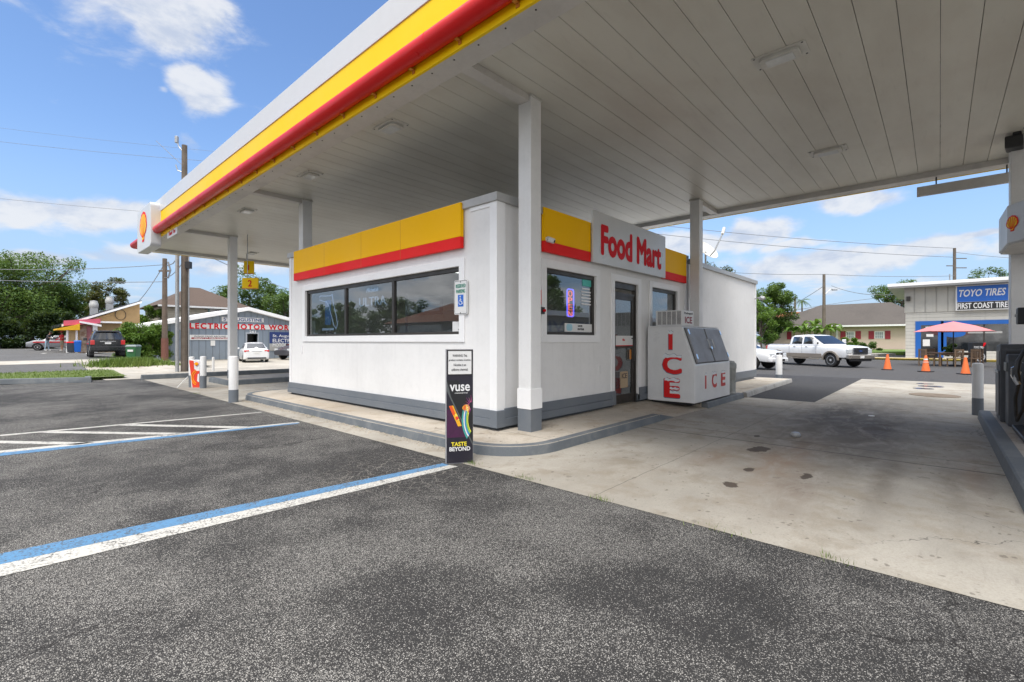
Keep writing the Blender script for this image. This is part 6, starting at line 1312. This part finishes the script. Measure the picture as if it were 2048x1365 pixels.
q=MB(fr).box(-.42,.06,-.3,.44,1.30,0).build('board',M['black'],t,bevel=.02)
text('TOYO TIRES',(tuple(c-FW*.002+Vector((0,0,1.0))-RT*.04),tuple(RT),(0,0,1),tuple(-FW)),.13,M['txtwhite'],'lettering',t,.62,.02,shear=.2)
q=MB((tuple(c-FW*.004+Vector((0,0,.42))-RT*.02),tuple(RT),(0,0,1),tuple(-FW))); q.ring([(.34*math.cos(R(a)),.28*math.sin(R(a))) for a in range(0,360,15)],[(.29*math.cos(R(a)),.235*math.sin(R(a))) for a in range(0,360,15)],0,.03)
for k in range(9): a=R(40*k); q.prism([(.03*math.cos(a+1.5),.03*math.sin(a+1.5)),(.30*math.cos(a-.05),.25*math.sin(a-.05)),(.30*math.cos(a+.08),.25*math.sin(a+.08))],0,.025)
q.build('wheel_picture',M['rim'],t)
MB((tuple(c-FW*.002+Vector((0,0,1.15))+RT*.28),tuple(RT),(0,0,1),tuple(-FW))).prism([(-.08,-.14),(.05,-.02),(.12,.12),(.0,.14),(-.06,.04)],0,.02).build('red_flash',M['txtred'],t)
# long house beyond
XH=74.0
t=thing('long_house','long cream single storey house with dark hipped roof and red shutters','house',(78,10,.3))
def pH(px,pyv,X=XH): y,z,_=onX(px,pyv,X); return -y,z
FH=((XH,0,0),(0,-1,0),(0,0,1),(-1,0,0))
aL,ze=pH(1529,655); aR,_=pH(1812,655); gz=.32; aR+=2.5
MB(FH).box(aL,gz,-10,aR,ze,0).build('walls',paint('cream_stucco',(.66,.53,.43),.85,dirt=.08,dscale=.5),t)
q=MB(FH); e=.8; rA,zr=pH(1645,615); rB=aR-4.2
i=[q.P(p) for p in ((aL-e,ze,e),(aR+e,ze,e),(aR+e,ze,-10-e),(aL-e,ze,-10-e),(rA-1.0,zr+.6,-5),(rB,zr+.6,-5))]; q.F((i[0],i[1],i[5],i[4])); q.F((i[1],i[2],i[5])); q.F((i[2],i[3],i[4],i[5])); q.F((i[3],i[0],i[4])); q.F((i[3],i[2],i[1],i[0])); q.build('roof',shingle('charcoal_shingles',(.10,.088,.08)),t)
MB(FH).box(aL-e,ze-.14,e+.01,aR+e,ze+.06,e+.06).build('fascia',M['trim'],t)
a,_=pH(1674,660); MB(FH).box(a-.12,gz,.0,a+.12,ze,.1).build('downpipe',M['trim'],t)
rs=paint('red_shutter',(.34,.03,.05),.6)
for (p0,p1,p2,p3,y0,y1) in ((1681,1691,1711,1722,663,678.5),(1737,1748,1770,1781,662.5,678.5),(1574,1583,0,0,664,679)):
    a0,z1=pH(p0,y0); a1,_=pH(p1,y0); _,z0=pH(p0,y1)
    MB(FH).box(a0,z0,.005,a1,z1,.06).build('shutter',rs,t)
    if p2:
        a2,_=pH(p2,y0); a3,_=pH(p3,y0); MB(FH).box(a2,z0,.005,a3,z1,.06).build('shutter',rs,t)
        w_=MB(FH).box(a1+.05,z0+.05,.0,a2-.05,z1-.05,.03).build('window',M['trim'],t); g=MB(FH); n_=4
        for k in range(n_):
            for j in range(2): u0=a1+.14+(a2-a1-.28)*k/n_; u1=u0+(a2-a1-.28)/n_-.06; v0=z0+.1+(z1-z0-.2)*j/2; g.box(u0,v0,.031,u1,v0+(z1-z0-.2)/2-.06,.04)
        g.build('panes',paint('bright_pane',(.30,.34,.36),.2),w_)
tag(MB().box(73.6,21.0,.2,73.7,32,1.9).build('white_fence',M['trim']),'white board fence beside the left end of the long house','fence')
xx=[(71,18),(60,14.5),(52,11),(50,5.0),(53,2.0),(71,1.0)]
struct(MB().prism([(a,b) for a,b in [(72,20),(62,14.5),(58,9.5),(56,5.0),(57,2.5),(73,1.0)]],.1,.36).build('lawn',paint('lawn_green',(.12,.20,.035),.95,dirt=.2,dscale=2)))
struct(MB().prism([(70,22),(58,15.5),(53.5,9.5),(52,4.0),(56,3.0),(58,8),(63,14),(73,20)],-.05,.24).build('sidewalk',M['concp']))
# red tiled roof building far off, behind the house
t=thing('far_house','distant building with orange tiled roof beyond the long house','house',(110,28,0)); c=at(1590,118,0)
fr=(tuple(c),tuple(RT),(0,0,1),tuple(-FW)); MB(fr).box(-4,0,-6,5,6.8,0).build('walls',paint('pale_wall',(.6,.55,.48),.8),t); MB(fr).prism([(-5,6.8),(6,6.8),(3,8.6),(-2.6,8.6)],-7,.6).build('roof',paint('terracotta_tiles',(.50,.20,.10),.8,dirt=.2),t)
# ------------------------------------------------------------------ trees and plants
def tl(px,t_): p=at(px,t_,0); p.z=terr(p.x,p.y); return p
big=[('tall dark oak at the left edge of the picture',-30,60,11.5,7.2,31),('broad dark green oak standing behind the parked silver car',62,66,13.8,7.0,3),('rounded oak left of the tan eatery roof',140,70,10.2,5.6,12),('low spreading oak filling the gap behind the awning',100,76,10.5,6.5,77)]
for lab,px,t_,H,Rc,sd in big: tree(lab,tl(px,t_),H,Rc,sd,M['leafA'],85,230,.17,.42,'oak_tree',.12,'trees behind the eatery',clr=.21)
tree('slim tree with reddish lower leaves behind the roof ventilators',tl(212,66),11.0,2.9,15,M['leafD'],44,200,.15,.2,'slender_tree',.25,'trees behind the eatery',clr=.24,lean=.6)
tree('small bright tree between the eatery and the brown utility pole',tl(262,70),7.2,2.6,16,M['leafB'],32,200,.15,.18,'slender_tree',.2,'trees behind the eatery',clr=.26)
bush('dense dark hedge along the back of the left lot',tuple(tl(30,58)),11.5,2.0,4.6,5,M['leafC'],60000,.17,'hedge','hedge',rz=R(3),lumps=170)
bush('leafy bright green shrub taller than the green wheeled bin',tuple(tl(287,30.5)),1.55,1.3,2.75,6,M['leafB'],34000,.075,lumps=60)
bush('small tree-like shrub beside the wall of the beige house',tuple(tl(300,46)),1.9,1.9,5.2,8,M['leafB'],14000,.11,lumps=36)
tree('big dark green oak rising behind the workshop roof',tl(500,62),11.6,5.3,21,M['leafA'],80,240,.16,.35,'oak_tree',.10,clr=.21)
tree('tree half hidden behind the shop corner on the left',tl(572,58),8.0,3.0,23,M['leafA'],36,200,.15,.2,'oak_tree',.1,clr=.24)
tree('bushy round tree beside the far right corner of the shop',tl(1541,62),9.0,3.5,25,M['leafA'],95,280,.14,.28,'oak_tree',.05,clr=.22)
tree('bright green smaller tree just clear of the shop end wall',tl(1521,52),6.0,1.9,26,M['leafB'],30,220,.11,.16,'slender_tree',.0,clr=.3)
tree('flat topped tree behind the roof of the long house',tl(1800,95),14.0,5.2,27,M['leafA'],46,200,.18,.4,'oak_tree',.52,clr=.22,lean=.4)
tree('tree crown showing just above the tyre shop roof',tl(1990,75),12.9,4.4,28,M['leafA'],40,190,.16,.35,'oak_tree',.60,clr=.22)
tree('small tree top showing over the shop roof below the dish',tl(1425,60),11.6,3.0,29,M['leafD'],26,150,.14,.25,'oak_tree',.55,clr=.26)
# palm and banana plants
def palm(label,loc,H,fr_len,seed,n=22,leafw=.28,name='palm_tree'):
    rnd=random.Random(seed); t=lthing(name,label,'palm tree',tuple(loc)); MB().tube([(0,0,0),(.1,0,H*.5),(0,0,H)],1,8,[.2,.16,.15]).build('trunk',M['bark'],t,local=True,smooth=True)
    q=MB()
    for k in range(n):
        a=2*math.pi*k/n+rnd.uniform(-.2,.2); up=rnd.uniform(-.3,1.2); d=Vector((math.cos(a),math.sin(a),0)); pts=[Vector((0,0,H))+d*fr_len*s_+Vector((0,0,(up*s_-1.1*s_*s_)*fr_len*.7)) for s_ in (0,.25,.5,.75,1)]
        sd_=Vector((-d.y,d.x,0))
        for p0,p1,w0,w1 in zip(pts,pts[1:],(.05,.3,.36,.25),(.3,.36,.25,.03)):
            for m_ in range(4):
                c0=p0.lerp(p1,m_/4); c1=p0.lerp(p1,(m_+.7)/4); w_=(w0+(w1-w0)*m_/4)*leafw*3
                for s_ in (1,-1): q.poly([c0,c1,c1+sd_*s_*w_+Vector((0,0,-w_*.5))+d*w_*.4])
    q.build('fronds',M['leafA'],t,local=True,normals=False); return t
palm('tall thin palm tree far behind the long house roof',tl(1604,100),9.6,1.9,3)
def banana(label,loc,H,seed,n=9,ln=1.8):
    rnd=random.Random(seed); t=lthing('banana_plant',label,'plant',tuple(loc),group='banana plants in front of the long house'); st=MB().tube([(0,0,0),(.03,0,H*.5)],1,8,[.12,.08]).build('stalk',paint('banana_stalk',(.20,.22,.08),.7),t,local=True,smooth=True)
    q=MB()
    for k in range(n):
        a=2*math.pi*k/n+rnd.uniform(-.3,.3); up=rnd.uniform(.25,1.5); L=ln*rnd.uniform(.7,1.1); d=Vector((math.cos(a),math.sin(a),0)); sd_=Vector((-d.y,d.x,0)); m=8
        pts=[Vector((0,0,H*.45))+d*L*.8*s_+Vector((0,0,(up*s_-.75*up*s_*s_-.25*s_*s_)*L)) for s_ in [i/m for i in range(m+1)]]
        for i in range(m):
            w0=.28*math.sin(math.pi*min(1,(i+.2)/m))+.02; w1=.28*math.sin(math.pi*min(1,(i+1.2)/m))+.01
            for s_ in (1,-1): q.poly([pts[i],pts[i+1],pts[i+1]+sd_*s_*w1+Vector((0,0,.07)),pts[i]+sd_*s_*w0+Vector((0,0,.07))])
    q.build('leaves',M['leafB'],t,local=True,normals=False); return t
for k,(px,t_,H,lab) in enumerate(((1588,60,4.6,'leftmost banana plant in front of the left red shutter'),(1610,59,5.0,'banana plant standing just right of the leftmost one'),(1630,60,6.2,'tall banana plant with an upright leaf left of the wooden pole'),(1645,58,5.0,'banana plant close against the wooden pole'),(1662,60,5.2,'banana plant with yellowish leaf right of the wooden pole'))): banana(lab,tl(px,t_),H,k+3,10,2.6)
bush('small leafy shrub below the nearer shuttered window',tuple(tl(1700,50)),1.5,.9,1.7,31,M['leafB'],5000,.12,lumps=14)
bush('low clipped hedge running right of the shrub by the lawn',tuple(tl(1728,50)),1.6,.6,.95,32,M['leafA'],6000,.08,'hedge','hedge',rz=rz,lumps=24)
bush('green potted plant standing on the patio table end',tuple(tl(1905,27.5)+Vector((0,0,.5))),.55,.45,.75,33,M['leafA'],2500,.06,'potted_plant','plant',lumps=12)
# grass: verge blades, the weedy patch under the bin, weeds in the kerb joints
def blades(label,pts,hmin,hmax,name='grass',w_=.012,mat=None):
    rnd=random.Random(len(pts)); q=MB()
    for x,y in pts:
        z=terr(x,y)+.005 if y>20 else .0; h=rnd.uniform(hmin,hmax); a=rnd.uniform(0,6.28); dx,dy=math.cos(a),math.sin(a); ln=h*rnd.uniform(.1,.8)
        q.poly([(x-dy*w_,y+dx*w_,z),(x+dy*w_,y-dx*w_,z),(x+dx*ln,y+dy*ln,z+h)])
    o=q.build(name,mat or M['grassm'],normals=False); o['kind']='stuff'; return o
rnd=random.Random(5)
blades('',[(rnd.uniform(-12,3.2),rnd.uniform(22.35,25.6)) for _ in range(26000)],.11,.17,'grass',.02)
blades('',[(rnd.gauss(4.15,.55),rnd.gauss(27.7,.30)) for _ in range(6000)],.10,.42,'grass',.02)
blades('',[(rnd.uniform(3.6,6.2),rnd.gauss(28.2,.3)) for _ in range(3500)],.05,.16,'grass',.02)
pts=[]
for cx_,cy_,n_,s_ in ((3.64,3.93,90,.05),(3.585,2.2,50,.05),(3.6,.50,45,.07),(3.62,3.1,60,.08),(3.585,1.2,30,.1),(3.93,6.9,20,.04),(3.92,8.5,14,.03),(3.6,14.5,40,.1)):
    pts+=[(rnd.gauss(cx_,s_*.5),rnd.gauss(cy_,s_)) for _ in range(n_)]
o=blades('',pts,.015,.055,'weeds',.0022)
q=MB()   # loose stones along the kerb foot
for _ in range(700):
    x=3.97-abs(rnd.gauss(0,.09)); y=rnd.uniform(4.2,12.2); s_=rnd.uniform(.004,.014); q.box(x-s_,y-s_,.0,x+s_,y+s_*.7,s_)
o=q.build('gravel',M['walk']); o['kind']='stuff'
# ------------------------------------------------------------------ poles and wires
def pole(lab,base,H,r,mat,arms=(),nm='utility_pole'):
    t=lthing(nm,lab,'pole',tuple(base),rz); MB().tube([(0,0,0),(0,0,H*.5),(0,0,H)],1,10,[r,r*.86,r*.72]).build('post',mat,t,local=True,smooth=True)
    return t
P1=at(369,20.56,0)
t=pole('tall weathered wooden utility pole behind the kerb left of the air machine',P1,9.95,.15,M['wood'])
MB().tube([(-.02,.0,9.6),(-.25,0,9.9),(-.33,0,10.15)],.025,6).build('lamp_arm',M['steel'],t,local=True); MB().box(-.40,-.06,10.05,-.28,.06,10.35).build('lamp_head',M['steel'],t,local=True,bevel=.02)
MB().tube([(-.02,.0,8.75),(-.3,0,8.85),(-.38,0,9.1)],.025,6).build('insulator_arm',M['steel'],t,local=True)
MB().cyl((.19,0,0),(.17,0,7.6),.03,n=6).build('conduit',M['steel'],t,local=True); MB().box(.1,-.12,4.55,.3,.05,4.85).build('meter_box',M['black'],t,local=True)
o=tag(MB().cyl(tuple(P1+RT*-.14-FW*.25),tuple(P1+RT*-.14-FW*.25+Vector((0,0,5.3))),.075,n=12).build('steel_post',M['steel'],smooth=True),'pale steel post standing against the tall wooden utility pole','post')
P2=at(329.5,28.6,0)
t=pole('shorter brown utility pole beside the leafy shrub',P2,6.4,.17,M['wood2'])
MB().lathe([(.19,0),(.185,1.55)],12).build('brown_sleeve',paint('brown_sleeve',(.17,.07,.05),.7,dirt=.2),t,local=True,smooth=True)
MB().tube([(0,0,5.9),(.5,0,6.1),(.9,0,6.6)],.03,5).build('cable_riser',M['wire'],t,local=True); MB().tube([(.2,0,6.2),(.35,0,5.7),(.2,0,5.2)],.05,5).build('cable_loop',M['wire'],t,local=True); MB().box(-.35,-.04,5.6,.35,.04,5.7).build('cross_arm',M['wood'],t,local=True)
P3=at(1648,58,0)
t=pole('bare wooden pole rising through the banana plants',P3,9.6,.22,M['wood'])
MB().tube([(0,0,7.0),(.8,0,7.8),(1.1,0,7.7)],.04,5).build('lamp_arm',M['steel'],t,local=True); MB().box(1.0,-.1,7.6,1.6,.1,7.75).build('lamp_head',M['steel'],t,local=True)
P4=at(1909,70,0)
t=pole('wooden pole with grey transformer above the tyre shop',P4,15.2,.25,M['wood'])
for z,a,b in ((13.6,.2,1.8),(12.5,-1.2,.2),(12.2,.2,1.8),(10.2,.2,1.4)): MB().box(a,-.05,z,b,.05,z+.12).build('cross_arm',M['wood'],t,local=True)
MB().lathe([(.62,0),(.65,.1),(.65,1.25),(.5,1.35),(.05,1.4)],14,(-1.2,-.2,8.9)).build('transformer',M['steel'],t,local=True,smooth=True); MB().cyl((-.9,-.2,10.2),(-.9,-.2,11.3),.07,n=6).build('bushing',M['steel'],t,local=True)
P5=at(1590,110,0); pole('short far pole beside the orange roofed building',P5,11.5,.3,M['wood'])
def wire(lab,a,b,sag,r=.016,n=16):
    a=Vector(a);b=Vector(b); pts=[a.lerp(b,i/n)-Vector((0,0,sag*4*(i/n)*(1-i/n))) for i in range(n+1)]
    return tag(MB().tube(pts,r,5,caps=False).build('overhead_wire',M['wire']),lab,'wire','overhead wires')
wire('highest thin wire crossing the sky left of the canopy',at(-260,26,py=220),at(470,24,py=307),.15,.006)
wire('second wire in the left sky running to the tall pole',at(-260,26,py=250),at(405,22,py=322),.15,.008)
wire('wire passing in front of the long cloud toward the emblem box',at(-260,24,py=368),at(372,20.6,py=430),.1,.008)
wire('wire crossing in front of the oak crowns at the left',at(-200,32,py=528),at(327,28.6,py=530),.35,.02); wire('lower wire crossing the left oak crowns',at(-200,32,py=550),at(327,28.6,py=564),.2,.02)
wire('service wire falling from the brown pole to the tan eatery',at(325,28.6,py=535),at(274,50,py=606),.2,.025); wire('guy wire from the tall pole top to the left',at(312,22,py=282),at(369,20.56,py=335),0,.012)
wire('wire from the brown pole up toward the tall pole',at(328,28.6,py=556),at(368,20.6,py=522),.2,.018)
wire('wire under the canopy edge behind the number sign',at(378,20.6,py=494),at(600,45,py=585),.2,.02)
wire('upper wire right of the shop dish',at(1200,58,py=437),at(1911,70,py=497),.5,.035); wire('middle wire behind the shop dish',at(1200,58,py=455),at(1911,70,py=515),.5,.035)
wire('wire running level over the rear block to the bare pole',at(1400,56,py=541),at(1648,58,py=549),.2,.03); wire('wire from the bare pole on to the transformer pole',at(1648,58,py=549),at(1911,70,py=552),.2,.03)
wire('wire from the transformer pole off to the right',at(1911,70,py=505),at(2150,60,py=520),.3,.03)
wire('slanting service wire from the bare pole down to the far pole',at(1648,58,py=572),at(1585,62,py=610),.1,.03); wire('slack wire from the street lamp arm to the tyre shop eave',at(1663,58,py=572),at(1800,48,py=588),.5,.03)
wire('low wire crossing behind the bare pole',at(1585,105,py=618),at(1800,100,py=602),.6,.045); wire('lowest wire above the long house roof',at(1585,105,py=622),at(1800,100,py=592),-.3,.045)
# ------------------------------------------------------------------ out of frame: invented surroundings for the shop glass to mirror
t=thing('service_garage','unseen pale service garage with blue lettering, added for the shop glass to mirror','building',(30,-12,0))
MB().box(17,-17,0,43,-9,3.0).build('walls',paint('pale_garage_wall',(.42,.40,.37),.8),t); MB().box(16.5,-17.5,3.0,43.5,-8.4,3.3).build('roof',M['trim'],t)
for x0 in (19,24,29,34): MB().box(x0,-8.99,.1,x0+3.8,-8.94,1.8).build('bay_door',M['black'],t)
text('TIRE & SERVICE',((28.3,-8.99,2.36),(-1,0,0),(0,0,1),(0,1,0)),.66,M['txtblue'],'lettering',t,14.5,.03)
tree('unseen oak added behind the service garage roof',Vector((25,-21,0)),9.5,5,41,M['leafA'],60,120,.22,.3,'oak_tree',.15)
tree('second unseen oak added behind the right end of the service garage',Vector((39,-22,0)),9,4.4,42,M['leafA'],60,120,.22,.3,'oak_tree',.15)
t=thing('bungalow','unseen brown roofed bungalow added west of the lot for the shop glass to mirror','house',(-19,34,.4))
MB().box(-24,30,0,-16,38,3.0).build('walls',paint('pale_wall2',(.42,.40,.37),.8),t); q=MB(); i=[q.P(p) for p in ((-25,29,3.0),(-15,29,3.0),(-15,39,3.0),(-25,39,3.0),(-20,33,5.0),(-20,35,5.0))]; q.F((i[0],i[1],i[4])); q.F((i[1],i[2],i[5],i[4])); q.F((i[2],i[3],i[5])); q.F((i[3],i[0],i[4],i[5])); q.F((i[3],i[2],i[1],i[0])); q.build('roof',shingle('rust_shingles',(.22,.10,.06)),t)
for k,(x,y,H) in enumerate(((-17,26,6.2),(-19,42.5,6.0),(-17,47,5.4),(-18,52,6.2),(-19,57,6.0),(-18,62,6.4))): tree(('unseen oak added left of the bungalow','unseen oak added right of the bungalow','second unseen oak added beyond the bungalow','third unseen oak added beyond the bungalow','fourth unseen oak added beyond the bungalow','last unseen oak of the row added beyond the bungalow')[k],Vector((x,y,.3)),H,3.0,50+k,M['leafA'],50,150,.15,.2,'oak_tree',.04)
